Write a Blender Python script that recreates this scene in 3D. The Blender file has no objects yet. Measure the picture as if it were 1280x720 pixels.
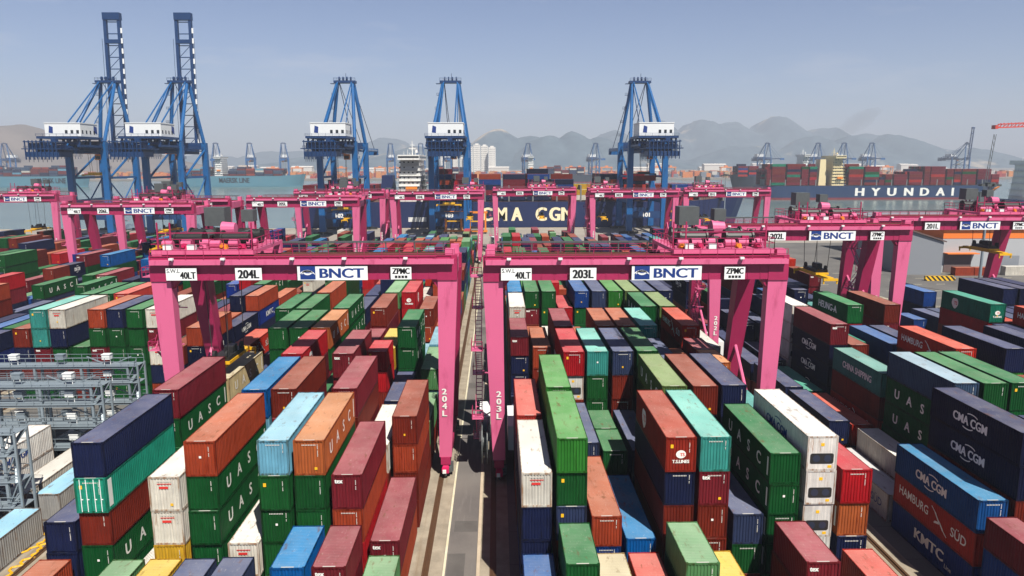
import bpy, math, random
from mathutils import Vector, Matrix

# ------------------------------------------------------------------ camera, sky, sun, exposure
sc = bpy.context.scene
COL = sc.collection
R = math.radians
CAM_H = 35.8
cam = bpy.data.cameras.new('camera'); cam_o = bpy.data.objects.new('camera', cam); COL.objects.link(cam_o)
cam.sensor_width = 36.0; cam.lens = 36.0 * 901.8 / 1280.0
cam.clip_start = 0.5; cam.clip_end = 30000
_p, _y, _r = 0.171639, 0.021683, -0.00177
_f = Vector((math.sin(_y) * math.cos(_p), math.cos(_y) * math.cos(_p), -math.sin(_p)))
_rt = Vector((math.cos(_y), -math.sin(_y), 0)); _up = _rt.cross(_f)
_rt2 = _rt * math.cos(_r) + _up * math.sin(_r); _up2 = _up * math.cos(_r) - _rt * math.sin(_r)
_m = Matrix((_rt2, _up2, -_f)).transposed().to_4x4(); _m.translation = (0, 0, CAM_H)
cam_o.matrix_world = _m
sc.camera = cam_o

SUN_DIR = Vector((0.30, -0.64, 1.0)).normalized()          # towards the sun
SUN_EL = math.asin(SUN_DIR.z)
w = bpy.data.worlds.new('World'); sc.world = w; w.use_nodes = True
nt = w.node_tree
sky = nt.nodes.new('ShaderNodeTexSky'); sky.sky_type = 'NISHITA'; sky.sun_disc = False
sky.sun_elevation = SUN_EL; sky.sun_rotation = math.atan2(SUN_DIR.x, SUN_DIR.y)
sky.altitude = 0; sky.air_density = 1.0; sky.dust_density = 0.6; sky.ozone_density = 2.5
bg = nt.nodes['Background']
tint = nt.nodes.new('ShaderNodeMix'); tint.data_type = 'RGBA'; tint.blend_type = 'MULTIPLY'; tint.inputs[0].default_value = 1.0
tint.inputs[7].default_value = (0.97, 1.0, 1.2, 1)
nt.links.new(sky.outputs[0], tint.inputs[6])
# humid air: paler towards the horizon, overhead dimmed to deepen shadows, faint broken cloud
wtc = nt.nodes.new('ShaderNodeTexCoord'); wsx = nt.nodes.new('ShaderNodeSeparateXYZ'); nt.links.new(wtc.outputs['Generated'], wsx.inputs[0])
wr = nt.nodes.new('ShaderNodeValToRGB'); nt.links.new(wsx.outputs[2], wr.inputs[0])
e = wr.color_ramp.elements; e[0].position = 0.0; e[0].color = (1, 1, 1, 1); e[1].position = 0.75; e[1].color = (0.30, 0.30, 0.31, 1)
x = e.new(0.22); x.color = (0.80, 0.80, 0.82, 1); x = e.new(0.42); x.color = (0.42, 0.42, 0.43, 1)
wm = nt.nodes.new('ShaderNodeMix'); wm.data_type = 'RGBA'; wm.blend_type = 'MULTIPLY'; wm.inputs[0].default_value = 1.0
nt.links.new(tint.outputs[2], wm.inputs[6]); nt.links.new(wr.outputs[0], wm.inputs[7])
wmap = nt.nodes.new('ShaderNodeMapping'); wmap.inputs['Scale'].default_value = (2.2, 2.2, 11.0); nt.links.new(wtc.outputs['Generated'], wmap.inputs[0])
wn = nt.nodes.new('ShaderNodeTexNoise'); wn.inputs['Scale'].default_value = 1.6; wn.inputs['Detail'].default_value = 7; wn.inputs['Roughness'].default_value = 0.6; nt.links.new(wmap.outputs[0], wn.inputs['Vector'])
wc = nt.nodes.new('ShaderNodeValToRGB'); wc.color_ramp.elements[0].position = 0.57; wc.color_ramp.elements[1].position = 0.86; wc.color_ramp.elements[1].color = (0.5, 0.5, 0.5, 1); nt.links.new(wn.outputs['Fac'], wc.inputs[0])
wx = nt.nodes.new('ShaderNodeMix'); wx.data_type = 'RGBA'; nt.links.new(wc.outputs[0], wx.inputs[0]); nt.links.new(wm.outputs[2], wx.inputs[6]); wx.inputs[7].default_value = (9.0, 8.6, 8.8, 1)
nt.links.new(wx.outputs[2], bg.inputs[0]); bg.inputs[1].default_value = 0.068
sl = bpy.data.lights.new('sun', 'SUN'); sl.energy = 5.0; sl.angle = R(0.53); sl.color = (1.0, 0.95, 0.87)
so = bpy.data.objects.new('sun', sl); COL.objects.link(so)
so.rotation_euler = SUN_DIR.to_track_quat('Z', 'Y').to_euler(); so.location = (60, -120, 200)
sc.view_settings.view_transform = 'Standard'; sc.view_settings.look = 'None'
sc.view_settings.exposure = 0.54; sc.view_settings.gamma = 1.0; sc.view_settings.use_curve_mapping = False
try:
    sc.cycles.use_denoising = True
    sc.cycles.denoiser = 'OPENIMAGEDENOISE'
    sc.cycles.max_bounces = 5; sc.cycles.diffuse_bounces = 1; sc.cycles.glossy_bounces = 2
    sc.cycles.volume_bounces = 0; sc.cycles.transparent_max_bounces = 8
    sc.cycles.caustics_reflective = False; sc.cycles.caustics_refractive = False
except Exception:
    pass

# ------------------------------------------------------------------ helpers
def lin(c):
    return tuple(((x / 255.0) / 12.92 if x <= 10 else (((x / 255.0) + 0.055) / 1.055) ** 2.4) for x in c)

class MB:
    """collects boxes, beams and tubes; build() links them as one mesh object"""
    def __init__(s):
        s.v = []; s.f = []; s.c = []; s.mi = []
    def poly(s, pts, c=None, mi=0):
        n = len(s.v); s.v += [tuple(p) for p in pts]; s.f.append(tuple(range(n, n + len(pts)))); s.c.append(c); s.mi.append(mi)
    def hexa(s, p, c=None, ctop=None, mi=0):
        n = len(s.v); s.v += [tuple(q) for q in p]
        for k, q in enumerate(((0, 3, 2, 1), (4, 5, 6, 7), (0, 1, 5, 4), (1, 2, 6, 5), (2, 3, 7, 6), (3, 0, 4, 7))):
            s.f.append(tuple(n + i for i in q)); s.c.append(ctop if (k == 1 and ctop) else c); s.mi.append(mi)
    def box(s, x0, x1, y0, y1, z0, z1, c=None, ctop=None, mi=0):
        s.hexa(((x0, y0, z0), (x1, y0, z0), (x1, y1, z0), (x0, y1, z0), (x0, y0, z1), (x1, y0, z1), (x1, y1, z1), (x0, y1, z1)), c, ctop, mi)
    def cb(s, x, y, z, sx, sy, sz, c=None, mi=0):
        s.box(x - sx / 2, x + sx / 2, y - sy / 2, y + sy / 2, z - sz / 2, z + sz / 2, c, None, mi)
    def taper(s, a, b, c=None, mi=0):
        """a, b: (x0, x1, y0, y1, z) bottom and top rectangles"""
        p = []
        for x0, x1, y0, y1, z in (a, b):
            p += [(x0, y0, z), (x1, y0, z), (x1, y1, z), (x0, y1, z)]
        s.hexa(p, c, None, mi)
    def beam(s, p, q, wd, h=None, mi=0, c=None):
        p = Vector(p); q = Vector(q); h = wd if h is None else h
        d = (q - p).normalized()
        ref = Vector((0, 0, 1)) if abs(d.z) < 0.95 else Vector((0, 1, 0))
        a = d.cross(ref).normalized() * (wd / 2); b = a.cross(d).normalized() * (h / 2)
        s.hexa([p - a - b, p + a - b, p + a + b, p - a + b, q - a - b, q + a - b, q + a + b, q - a + b], c, None, mi)
    def tube(s, p, q, r, n=8, r2=None, mi=0, c=None):
        p = Vector(p); q = Vector(q); r2 = r if r2 is None else r2
        d = (q - p).normalized()
        ref = Vector((0, 0, 1)) if abs(d.z) < 0.95 else Vector((0, 1, 0))
        a = d.cross(ref).normalized(); b = a.cross(d)
        k = len(s.v)
        for i in range(n):
            t = 2 * math.pi * i / n; e = a * math.cos(t) + b * math.sin(t)
            s.v.append(tuple(p + e * r)); s.v.append(tuple(q + e * r2))
        for i in range(n):
            j = (i + 1) % n
            s.f.append((k + 2 * i, k + 2 * i + 1, k + 2 * j + 1, k + 2 * j)); s.c.append(c); s.mi.append(mi)
        s.f.append(tuple(k + 2 * i for i in range(n))); s.c.append(c); s.mi.append(mi)
        s.f.append(tuple(k + 2 * i + 1 for i in reversed(range(n)))); s.c.append(c); s.mi.append(mi)
    def rail(s, p, q, h=1.1, step=2.0, r=0.045):
        p = Vector(p); q = Vector(q); n = max(1, int(round((q - p).length / step)))
        for z in (h, h * 0.55):
            s.beam(p + Vector((0, 0, z)), q + Vector((0, 0, z)), r * 1.6)
        for i in range(n + 1):
            o = p.lerp(q, i / n); s.beam(o, o + Vector((0, 0, h)), r * 1.6)
    def mesh(s, name, mats, smooth=False):
        me = bpy.data.meshes.new(name); me.from_pydata(s.v, [], s.f)
        for m in (mats if isinstance(mats, (list, tuple)) else [mats]): me.materials.append(m)
        if any(s.mi): me.polygons.foreach_set('material_index', s.mi)
        if any(c is not None for c in s.c):
            at = me.color_attributes.new('tint', 'FLOAT_COLOR', 'CORNER'); d = []
            for f, c in zip(s.f, s.c):
                c = c or (0.5, 0.5, 0.5); d += [c[0], c[1], c[2], 1.0] * len(f)
            at.data.foreach_set('color', d)
        if smooth: me.polygons.foreach_set('use_smooth', [True] * len(me.polygons))
        me.update(); return me
    def build(s, name, mats, parent=None, smooth=False, loc=None):
        o = bpy.data.objects.new(name, s.mesh(name, mats, smooth)); COL.objects.link(o)
        if parent: o.parent = parent
        if loc: o.location = loc
        return o

def tag(o, label=None, cat=None, group=None, kind=None):
    if label: o['label'] = label
    if cat: o['category'] = cat
    if group: o['group'] = group
    if kind: o['kind'] = kind
    return o

def empty(name, loc=(0, 0, 0), rz=0, label=None, cat=None, group=None):
    o = bpy.data.objects.new(name, None); COL.objects.link(o); o.location = loc; o.rotation_euler.z = rz
    o.empty_display_size = 0.5
    return tag(o, label, cat, group)

def link_part(name, me, parent, color=None, label=None):
    o = bpy.data.objects.new(name, me); COL.objects.link(o); o.parent = parent
    if color: o.color = (*color, 1)
    if label: o['label'] = label
    return o

def copy_tree(o, parent=None):
    c = o.copy(); COL.objects.link(c); c.parent = parent
    for ch in list(o.children): copy_tree(ch, c)
    return c

# ---- text as flat meshes, made once for every string
_TX = {}
def text_polys(t, shear=0.0):
    """outline faces of a string, 1 unit cap height, centred; list of (verts, faces), width"""
    k = (t, shear)
    if k in _TX: return _TX[k]
    cu = bpy.data.curves.new('lettering', 'FONT'); cu.body = t; cu.size = 1.0; cu.shear = shear; cu.resolution_u = 3
    cu.offset = 0.012
    o = bpy.data.objects.new('lettering', cu); COL.objects.link(o)
    dg = bpy.context.evaluated_depsgraph_get(); dg.update()
    me = bpy.data.meshes.new_from_object(o.evaluated_get(dg), depsgraph=dg)
    v = [tuple(x.co) for x in me.vertices]; f = [tuple(p.vertices) for p in me.polygons]
    bpy.data.objects.remove(o); bpy.data.curves.remove(cu); bpy.data.meshes.remove(me)
    if not v: v = [(0, 0, 0)]
    x0 = min(a[0] for a in v); x1 = max(a[0] for a in v); y0 = min(a[1] for a in v); y1 = max(a[1] for a in v)
    h = 0.69 if y0 > -0.05 else 0.69
    v = [((a[0] - (x0 + x1) / 2) / h, (a[1] - 0.345) / h) for a in v]
    _TX[k] = (v, f, (x1 - x0) / h); return _TX[k]

def put_text(mb, t, origin, right, up, height, width=None, c=None, mi=0, shear=0.0, bold=0.0):
    """string centred on origin in the plane spanned by right and up"""
    v, f, wd = text_polys(t, shear)
    o = Vector(origin); rt = Vector(right); u = Vector(up)
    sx = height if width is None else width / wd
    n = rt.cross(u) * 0.0
    offs = [0.0] if not bold else [-bold, 0.0, bold]
    for bo in offs:
        k = len(mb.v); lift = rt.cross(u) * (bo * 0.02)
        mb.v += [tuple(o + lift + rt * (a * sx + bo * height) + u * (b * height)) for a, b in v]
        for q in f: mb.f.append(tuple(k + i for i in q)); mb.c.append(c); mb.mi.append(mi)

# ------------------------------------------------------------------ materials
def new_mat(name):
    m = bpy.data.materials.new(name); m.use_nodes = True
    return m, m.node_tree, m.node_tree.nodes['Principled BSDF']

def nd(nt, t, **kw):
    n = nt.nodes.new(t)
    for k, v in kw.items(): setattr(n, k, v)
    return n

def mixc(nt, fac, a, b, mode='MIX'):
    n = nd(nt, 'ShaderNodeMix', data_type='RGBA', blend_type=mode)
    for s, v in ((0, fac), (6, a), (7, b)):
        if isinstance(v, (int, float)): n.inputs[s].default_value = v
        elif isinstance(v, tuple): n.inputs[s].default_value = (*v, 1)
        else: nt.links.new(v, n.inputs[s])
    return n.outputs[2]

def ramp(nt, src, a, b, ca=(0, 0, 0), cb=(1, 1, 1)):
    r = nd(nt, 'ShaderNodeValToRGB'); e = r.color_ramp.elements
    e[0].position = a; e[1].position = b; e[0].color = (*ca, 1); e[1].color = (*cb, 1)
    nt.links.new(src, r.inputs[0]); return r.outputs[0]

def noise(nt, vec, scale, detail=4, rough=0.55, w=None):
    n = nd(nt, 'ShaderNodeTexNoise'); n.inputs['Scale'].default_value = scale
    n.inputs['Detail'].default_value = detail; n.inputs['Roughness'].default_value = rough
    if vec is not None: nt.links.new(vec, n.inputs['Vector'])
    return n.outputs['Fac']

def mapping(nt, src, scale=(1, 1, 1)):
    m = nd(nt, 'ShaderNodeMapping'); m.inputs['Scale'].default_value = scale
    nt.links.new(src, m.inputs[0]); return m.outputs[0]

def simple(name, rgb, rough=0.6, metal=0.0, var=0.12, scale=0.6, dirt=None, srgb=True):
    m, nt, b = new_mat(name)
    c = lin(rgb) if srgb else rgb
    tc = nd(nt, 'ShaderNodeTexCoord')
    n = noise(nt, tc.outputs['Object'], scale, 5)
    col = mixc(nt, n, tuple(x * (1 - var) for x in c), tuple(min(1, x * (1 + var)) for x in c))
    if dirt:
        n2 = noise(nt, mapping(nt, tc.outputs['Object'], (1, 1, 0.25)), scale * 3, 6)
        col = mixc(nt, ramp(nt, n2, 0.58, 0.75), col, lin(dirt))
    nt.links.new(col, b.inputs['Base Color']); b.inputs['Roughness'].default_value = rough; b.inputs['Metallic'].default_value = metal
    return m

def paint_mat(name, roof=False, attr=False, rust=0.0):
    """weathered container paint; colour comes from the object (or the tint attribute of the merged mesh)"""
    m, nt, b = new_mat(name)
    oi = nd(nt, 'ShaderNodeObjectInfo'); tc = nd(nt, 'ShaderNodeTexCoord')
    if attr:
        a = nd(nt, 'ShaderNodeAttribute'); a.attribute_name = 'tint'; base = a.outputs['Color']; vec = tc.outputs['Object']
    else:
        base = oi.outputs['Color']
        va = nd(nt, 'ShaderNodeVectorMath', operation='ADD')
        mu = nd(nt, 'ShaderNodeVectorMath', operation='SCALE'); mu.inputs[0].default_value = (37.0, 91.0, 53.0)
        nt.links.new(oi.outputs['Random'], mu.inputs['Scale'])
        nt.links.new(tc.outputs['Object'], va.inputs[0]); nt.links.new(mu.outputs[0], va.inputs[1]); vec = va.outputs[0]
    n1 = noise(nt, vec, 0.55, 5, 0.6)
    if roof:
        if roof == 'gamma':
            gm = nd(nt, 'ShaderNodeGamma'); gm.inputs[1].default_value = 0.63; nt.links.new(base, gm.inputs[0]); base = gm.outputs[0]  # gamma lifts the wall colour to a sunlit, bleached roof tone painted in
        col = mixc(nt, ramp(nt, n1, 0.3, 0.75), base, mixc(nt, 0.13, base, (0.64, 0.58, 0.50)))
        n2 = noise(nt, mapping(nt, vec, (1.4, 0.5, 1)), 1.4, 6, 0.65)
        col = mixc(nt, ramp(nt, n2, 0.58, 0.70), col, mixc(nt, 0.70, base, (0.17, 0.085, 0.045)))
        n3 = noise(nt, mapping(nt, vec, (0.3, 0.16, 1)), 1.0, 2)
        col = mixc(nt, ramp(nt, n3, 0.35, 0.65), mixc(nt, 0.22, col, (0, 0, 0)), col)
        n5 = noise(nt, mapping(nt, vec, (3.0, 0.9, 1)), 2.2, 5, 0.7)
        col = mixc(nt, ramp(nt, n5, 0.58, 0.8), col, mixc(nt, 0.35, col, (0.66, 0.6, 0.52)))
    else:
        dark = mixc(nt, 1.0, base, (0.72, 0.70, 0.70), 'MULTIPLY')
        col = mixc(nt, ramp(nt, n1, 0.3, 0.7), dark, base)
        n2 = noise(nt, mapping(nt, vec, (2.6, 2.6, 0.35)), 1.2, 6, 0.7)
        col = mixc(nt, ramp(nt, n2, 0.585 - rust, 0.71 - rust * 0.8), col, mixc(nt, 1.0, base, (0.50, 0.31, 0.21), 'MULTIPLY'))
        n4 = noise(nt, mapping(nt, vec, (5, 5, 0.2)), 1.5, 3)
        col = mixc(nt, ramp(nt, n4, 0.45, 0.8), col, mixc(nt, 1.0, col, (1.45, 1.4, 1.35), 'MULTIPLY'))
    nt.links.new(col, b.inputs['Base Color'])
    b.inputs['Roughness'].default_value = 0.55 if not roof else 0.6
    b.inputs['Specular IOR Level'].default_value = 0.10
    if attr:
        geo = nd(nt, 'ShaderNodeNewGeometry'); sx = nd(nt, 'ShaderNodeSeparateXYZ'); nt.links.new(tc.outputs['Object'], sx.inputs[0])
        su = nd(nt, 'ShaderNodeMath', operation='ADD'); nt.links.new(sx.outputs[0], su.inputs[0]); nt.links.new(sx.outputs[1], su.inputs[1])
        mm = nd(nt, 'ShaderNodeMath', operation='MULTIPLY'); mm.inputs[1].default_value = 23.0; nt.links.new(su.outputs[0], mm.inputs[0])
        sn = nd(nt, 'ShaderNodeMath', operation='SINE'); nt.links.new(mm.outputs[0], sn.inputs[0])
        bp = nd(nt, 'ShaderNodeBump'); bp.inputs['Strength'].default_value = 0.5; bp.inputs['Distance'].default_value = 0.05
        nt.links.new(sn.outputs[0], bp.inputs['Height']); nt.links.new(bp.outputs[0], b.inputs['Normal'])
    return m

M = {}
M['wall'] = paint_mat('container_paint')
M['roof'] = paint_mat('container_roof_paint', roof=True)
M['roofg'] = paint_mat('container_lit_roof_paint', roof='gamma')
M['framep'] = paint_mat('container_frame_paint', rust=0.14)
M['marking'] = simple('faded_white_marking', (196, 192, 184), 0.6, var=0.1)
M['merged'] = paint_mat('container_paint_mixed', attr=True)
M['white'] = simple('white_lettering', (232, 230, 222), 0.6, var=0.06)
M['cream'] = simple('cream_lettering', (240, 226, 186), 0.6, var=0.06)
M['navyink'] = simple('navy_lettering', (16, 52, 122), 0.5, var=0.05)
M['black'] = simple('black_lettering', (18, 18, 20), 0.5, var=0.05)
M['yellowink'] = simple('yellow_placard', (235, 180, 25), 0.5, var=0.05)
M['redink'] = simple('red_lettering', (205, 50, 45), 0.5, var=0.05)
M['pink'] = simple('pink_crane_paint', (210, 98, 138), 0.45, var=0.07, scale=0.35, dirt=(178, 70, 108))
M['pinkdark'] = simple('shaded_pink_crane_paint', (160, 32, 80), 0.5, var=0.12, scale=0.5, dirt=(146, 26, 74))  # same pink darkened: shade on girders and rear legs put into the colour
M['bogie'] = simple('magenta_bogie_paint', (190, 25, 85), 0.5, var=0.2, scale=2)
M['greymetal'] = simple('grey_machine_metal', (88, 92, 92), 0.5, 0.2, var=0.25, scale=2)
M['darkmetal'] = simple('dark_machine_metal', (40, 40, 40), 0.5, 0.2, var=0.25, scale=2)
M['signwhite'] = simple('white_sign_board', (236, 238, 236), 0.5, var=0.05)
M['whitebox'] = simple('white_cabinet_paint', (226, 228, 226), 0.5, var=0.05)
M['stsblue'] = simple('blue_crane_paint', (2, 84, 142), 0.45, var=0.18, scale=0.15, dirt=(6, 60, 108))
M['stsdark'] = simple('dark_blue_crane_paint', (4, 50, 96), 0.5, var=0.18, scale=0.3)
M['yellow'] = simple('yellow_spreader_paint', (222, 168, 20), 0.5, var=0.15, scale=1.5, dirt=(110, 82, 20))
M['orange'] = simple('orange_machine_paint', (226, 130, 30), 0.5, var=0.15, scale=1)
M['rope'] = simple('steel_rope', (60, 58, 58), 0.6, 0.3)
M['rack'] = simple('galvanised_steel', (132, 144, 152), 0.5, 0.2, var=0.12, scale=1.0)
M['railsteel'] = simple('rusty_rail_steel', (92, 66, 44), 0.6, 0.3, var=0.3, scale=2)
M['glass'] = simple('dark_window_glass', (28, 36, 44), 0.15, 0.0)
M['redcrane'] = simple('red_crane_paint', (196, 62, 46), 0.5, var=0.15, scale=0.2)
# ------------------------------------------------------------------ ground, lanes, rails, water, hills
def ground_mat(name, c1, c2, scale=0.08, rough=0.85, fine=6.0, joints=None, stain=None):
    m, nt, b = new_mat(name); tc = nd(nt, 'ShaderNodeTexCoord'); v = tc.outputs['Object']
    col = mixc(nt, ramp(nt, noise(nt, v, scale, 6, 0.6), 0.3, 0.7), lin(c1), lin(c2))
    col = mixc(nt, ramp(nt, noise(nt, v, fine, 3), 0.3, 0.8), mixc(nt, 0.16, col, (0, 0, 0)), col)
    if stain:
        col = mixc(nt, ramp(nt, noise(nt, mapping(nt, v, (1, 0.08, 1)), 0.9, 4), 0.55, 0.75), col, lin(stain))
    if joints:
        br = nd(nt, 'ShaderNodeTexBrick'); br.offset = 0.0
        br.inputs['Scale'].default_value = 1.0; br.inputs['Brick Width'].default_value = joints[0]; br.inputs['Row Height'].default_value = joints[1]
        br.inputs['Mortar Size'].default_value = joints[2]; br.inputs['Color1'].default_value = (1, 1, 1, 1); br.inputs['Color2'].default_value = (0.92, 0.92, 0.92, 1)
        br.inputs['Mortar'].default_value = (0.55, 0.55, 0.55, 1); nt.links.new(v, br.inputs[0])
        col = mixc(nt, 1.0, col, br.outputs[0], 'MULTIPLY')
    nt.links.new(col, b.inputs['Base Color']); b.inputs['Roughness'].default_value = rough
    return m

M['yard'] = ground_mat('yard_asphalt', (92, 90, 88), (120, 117, 112), 0.05, joints=(6, 6, 0.04))
M['apron'] = ground_mat('quay_concrete', (150, 142, 132), (172, 164, 152), 0.03, joints=(8, 8, 0.05))
M['lane'] = ground_mat('lane_asphalt', (100, 95, 92), (122, 116, 110), 0.12, stain=(136, 130, 124))
M['ballast'] = ground_mat('ballast_gravel', (134, 124, 108), (172, 160, 140), 0.5, fine=9.0, stain=(122, 104, 80))
M['kerb'] = ground_mat('kerb_concrete', (182, 164, 140), (200, 184, 160), 0.6)
M['line'] = ground_mat('line_paint', (206, 196, 160), (222, 214, 190), 0.6)
M['far_land'] = ground_mat('far_shore_ground', (120, 116, 110), (150, 142, 132), 0.004)

def sheet(name, x0, x1, y0, y1, z, mat):
    m = MB(); m.poly(((x0, y0, z), (x1, y0, z), (x1, y1, z), (x0, y1, z)))
    return tag(m.build(name, mat), kind='structure')

CX0, CXP = -1.46, 36.27                      # left end of the gantry block right of the road, block period
QUAY = 402.0
g = MB(); g.box(-1400, 1400, -60, QUAY, -8, 0.0); tag(g.build('ground', M['yard']), kind='structure')
sheet('quay_apron', -1400, 1400, 322, QUAY - 1.2, 0.004, M['apron'])
qk = MB(); qk.box(-1400, 1400, QUAY - 1.2, QUAY + 0.01, -0.2, 0.25); tag(qk.build('quay_edge', M['kerb']), kind='structure')
for k in range(-7, 5):
    xc = CX0 + CXP * k
    y1 = 318 if k < 1 else (300 if k == 1 else 190)
    for x, nm in ((xc + 1.0, 'l'), (xc + 31.25, 'r')):
        sheet('ballast_bed', x - 1.5, x + 1.5, -40, y1, 0.006, M['ballast'])
        sl_ = MB()
        sl_.box(x - 0.30, x + 0.30, -40, y1, 0.0, 0.06); sl_.box(x - 0.06, x + 0.06, -40, y1, 0.06, 0.19)
        tag(sl_.build('crane_rail', M['railsteel']), kind='structure')
    sheet('lane', xc + 32.75, xc + 35.77, -40, y1, 0.004, M['lane'])
    kb = MB(); kb.box(xc + 35.78, xc + 36.08, -40, y1, 0, 0.10); tag(kb.build('kerb', M['kerb']), kind='structure')
    sheet('lane_line', xc + 32.78, xc + 33.0, -40, y1, 0.010, M['line'])
M['patch'] = ground_mat('asphalt_patch', (86, 82, 79), (100, 96, 92), 0.5)
rp_ = random.Random(2)
for y, ln_, wd, xo in ((57, 5, 1.6, 0), (66, 2.2, 2.6, 0.3), (97, 7, 1.2, 1.4), (112, 3, 2.9, 0), (124, 9, 1.1, 0.2), (150, 6, 1.7, 0.8), (178, 8, 2.0, 0)):
    x0 = CX0 - CXP + 33.1 + xo; m_ = MB(); m_.poly(((x0, y, 0.008), (x0 + min(wd, 2.6 - xo), y, 0.008), (x0 + min(wd, 2.6 - xo), y + ln_, 0.008), (x0, y + ln_, 0.008)))
    tag(m_.build('asphalt_patch', M['patch']), kind='structure')
# open asphalt on the right with painted bay marks
lm = MB()
for i in range(14):
    for j in range(6):
        x = 96 + i * 7.0; y = 176 + j * 11.0
        lm.poly(((x, y, 0.008), (x + 2.6, y, 0.008), (x + 2.6, y + 0.3, 0.008), (x, y + 0.3, 0.008)))
tag(lm.build('bay_marks', M['line']), kind='structure')

# water
m, nt, b = new_mat('harbour_water'); tc = nd(nt, 'ShaderNodeTexCoord')
n1 = noise(nt, mapping(nt, tc.outputs['Object'], (0.16, 0.4, 1)), 1.0, 5, 0.6)
bp = nd(nt, 'ShaderNodeBump'); bp.inputs['Strength'].default_value = 0.32; bp.inputs['Distance'].default_value = 0.35
nt.links.new(n1, bp.inputs['Height']); nt.links.new(bp.outputs[0], b.inputs['Normal'])
n2 = noise(nt, mapping(nt, tc.outputs['Object'], (0.003, 0.012, 1)), 1.0, 4)
nt.links.new(mixc(nt, ramp(nt, n2, 0.35, 0.65), lin((84, 104, 102)), lin((104, 122, 116))), b.inputs['Base Color'])
b.inputs['Roughness'].default_value = 0.22
M['water'] = m
sheet('water', -7000, 7000, QUAY - 2, 9200, -3.0, M['water'])

# far shore and hills
SHORE = 1650.0
fs = MB(); fs.box(-7000, 7000, SHORE, 9200, -6, 0.6); tag(fs.build('far_shore', M['far_land']), kind='structure')

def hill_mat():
    m, nt, b = new_mat('hazed_wooded_hill'); tc = nd(nt, 'ShaderNodeTexCoord'); v = tc.outputs['Object']
    col = mixc(nt, ramp(nt, noise(nt, v, 0.012, 8, 0.7), 0.35, 0.7), lin((50, 72, 84)), lin((86, 104, 112)))  # woods tinted blue and paler: distance haze put into the colour
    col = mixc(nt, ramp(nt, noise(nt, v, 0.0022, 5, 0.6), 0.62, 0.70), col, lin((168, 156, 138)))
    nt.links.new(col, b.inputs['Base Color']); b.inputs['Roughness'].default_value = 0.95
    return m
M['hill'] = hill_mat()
M['quarry'] = ground_mat('bare_hillside', (96, 88, 82), (126, 114, 104), 0.006)

from mathutils import noise as mn
def hill(name, peaks, x0, x1, y0, y1, mat, nx=90, ny=30, seed=0.0):
    mb = MB(); P = []
    for j in range(ny + 1):
        for i in range(nx + 1):
            x = x0 + (x1 - x0) * i / nx; y = y0 + (y1 - y0) * j / ny
            h = 0
            for px, py, ph, sx, sy in peaks:
                h = max(h, ph * math.exp(-abs((x - px) / sx) ** 1.9 - ((y - py) / sy) ** 2))
            f = mn.fractal(Vector((x * 0.0028 + seed, y * 0.0028, seed)), 1.0, 2.0, 6)
            edge = min(1.0, min(i, nx - i) / 6.0, min(j, ny - j) / 3.0)
            P.append((x, y, 0.5 + max(0, h * (1 + 0.17 * f) + 12 * f) * edge))
    mb.v = P
    for j in range(ny):
        for i in range(nx):
            a = j * (nx + 1) + i; mb.f.append((a, a + 1, a + nx + 2, a + nx + 1)); mb.c.append(None); mb.mi.append(0)
    return tag(mb.build(name, mat, smooth=True), kind='structure')
# ------------------------------------------------------------------ shipping containers
Y0, BP, RP = 53.87, 13.2, 2.853
XB = {'G': -179.8, 'I': -143.6, 'J': -107.4, 'K': -71.2, 'L': -34.75, 'R': 3.1, 'N': 40.4, 'P': 76.7}
HC, SD = 2.88, 2.59
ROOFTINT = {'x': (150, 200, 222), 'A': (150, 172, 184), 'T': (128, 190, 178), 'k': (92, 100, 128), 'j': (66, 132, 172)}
# kind: (words for the look, body colour, lettering)
KIND = {
 'n': ('navy blue', (22, 29, 60), None), 'b': ('mid blue', (20, 56, 118), None), 'B': ('bright blue', (4, 78, 142), None),
 'g': ('dark green', (18, 74, 32), None), 'G': ('bright green', (42, 108, 38), None), 'u': ('dark green lettered', (12, 72, 32), 'uasc'),
 'p': ('pale sage green', (76, 122, 76), None), 'l': ('olive green', (82, 106, 54), 'uasc'), 'r': ('maroon', (104, 27, 36), 'tex'),
 't': ('rust brown', (104, 34, 22), None), 'o': ('orange brown', (142, 56, 32), None), 'O': ('tan orange', (165, 88, 46), 'uasc'),
 'e': ('red', (156, 20, 28), None), 's': ('salmon red', (170, 52, 44), None), 'm': ('dark red lettered', (168, 40, 26), 'hsud'),
 'w': ('off white', (198, 194, 182), 'wred'), 'x': ('blue topped grey', (146, 146, 144), None), 'W': ('white refrigerated', (205, 202, 196), 'cmaw'), 'z': ('white lettered', (184, 184, 182), 'hsudn'),
 'T': ('turquoise', (50, 128, 120), None), 'q': ('sea green', (20, 114, 88), None), 'Q': ('sea green lettered', (16, 104, 82), 'tsl'),
 'k': ('slate blue', (42, 52, 80), None), 'a': ('light blue', (96, 150, 172), None), 'A': ('steel blue', (54, 74, 98), None),
 'y': ('yellow', (190, 150, 40), None), 'h': ('beige lettered', (178, 162, 122), 'uasc'), 'j': ('mid blue lettered', (18, 70, 128), 'cma'), 'c': ('navy lettered', (14, 19, 46), 'cma'),
 'C': ('grey green lettered', (62, 118, 108), 'china'), 'K': ('blue lettered', (15, 38, 108), 'kmtc'), 'S': ('reddish brown lettered', (132, 38, 26), 'tsl'),
 'E': ('bright red lettered', (152, 20, 28), 'tsl'), 'H': ('green lettered', (14, 82, 38), 'heung'), 'D': ('turquoise green double door', (28, 132, 108), 'chinav'),
}
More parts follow.
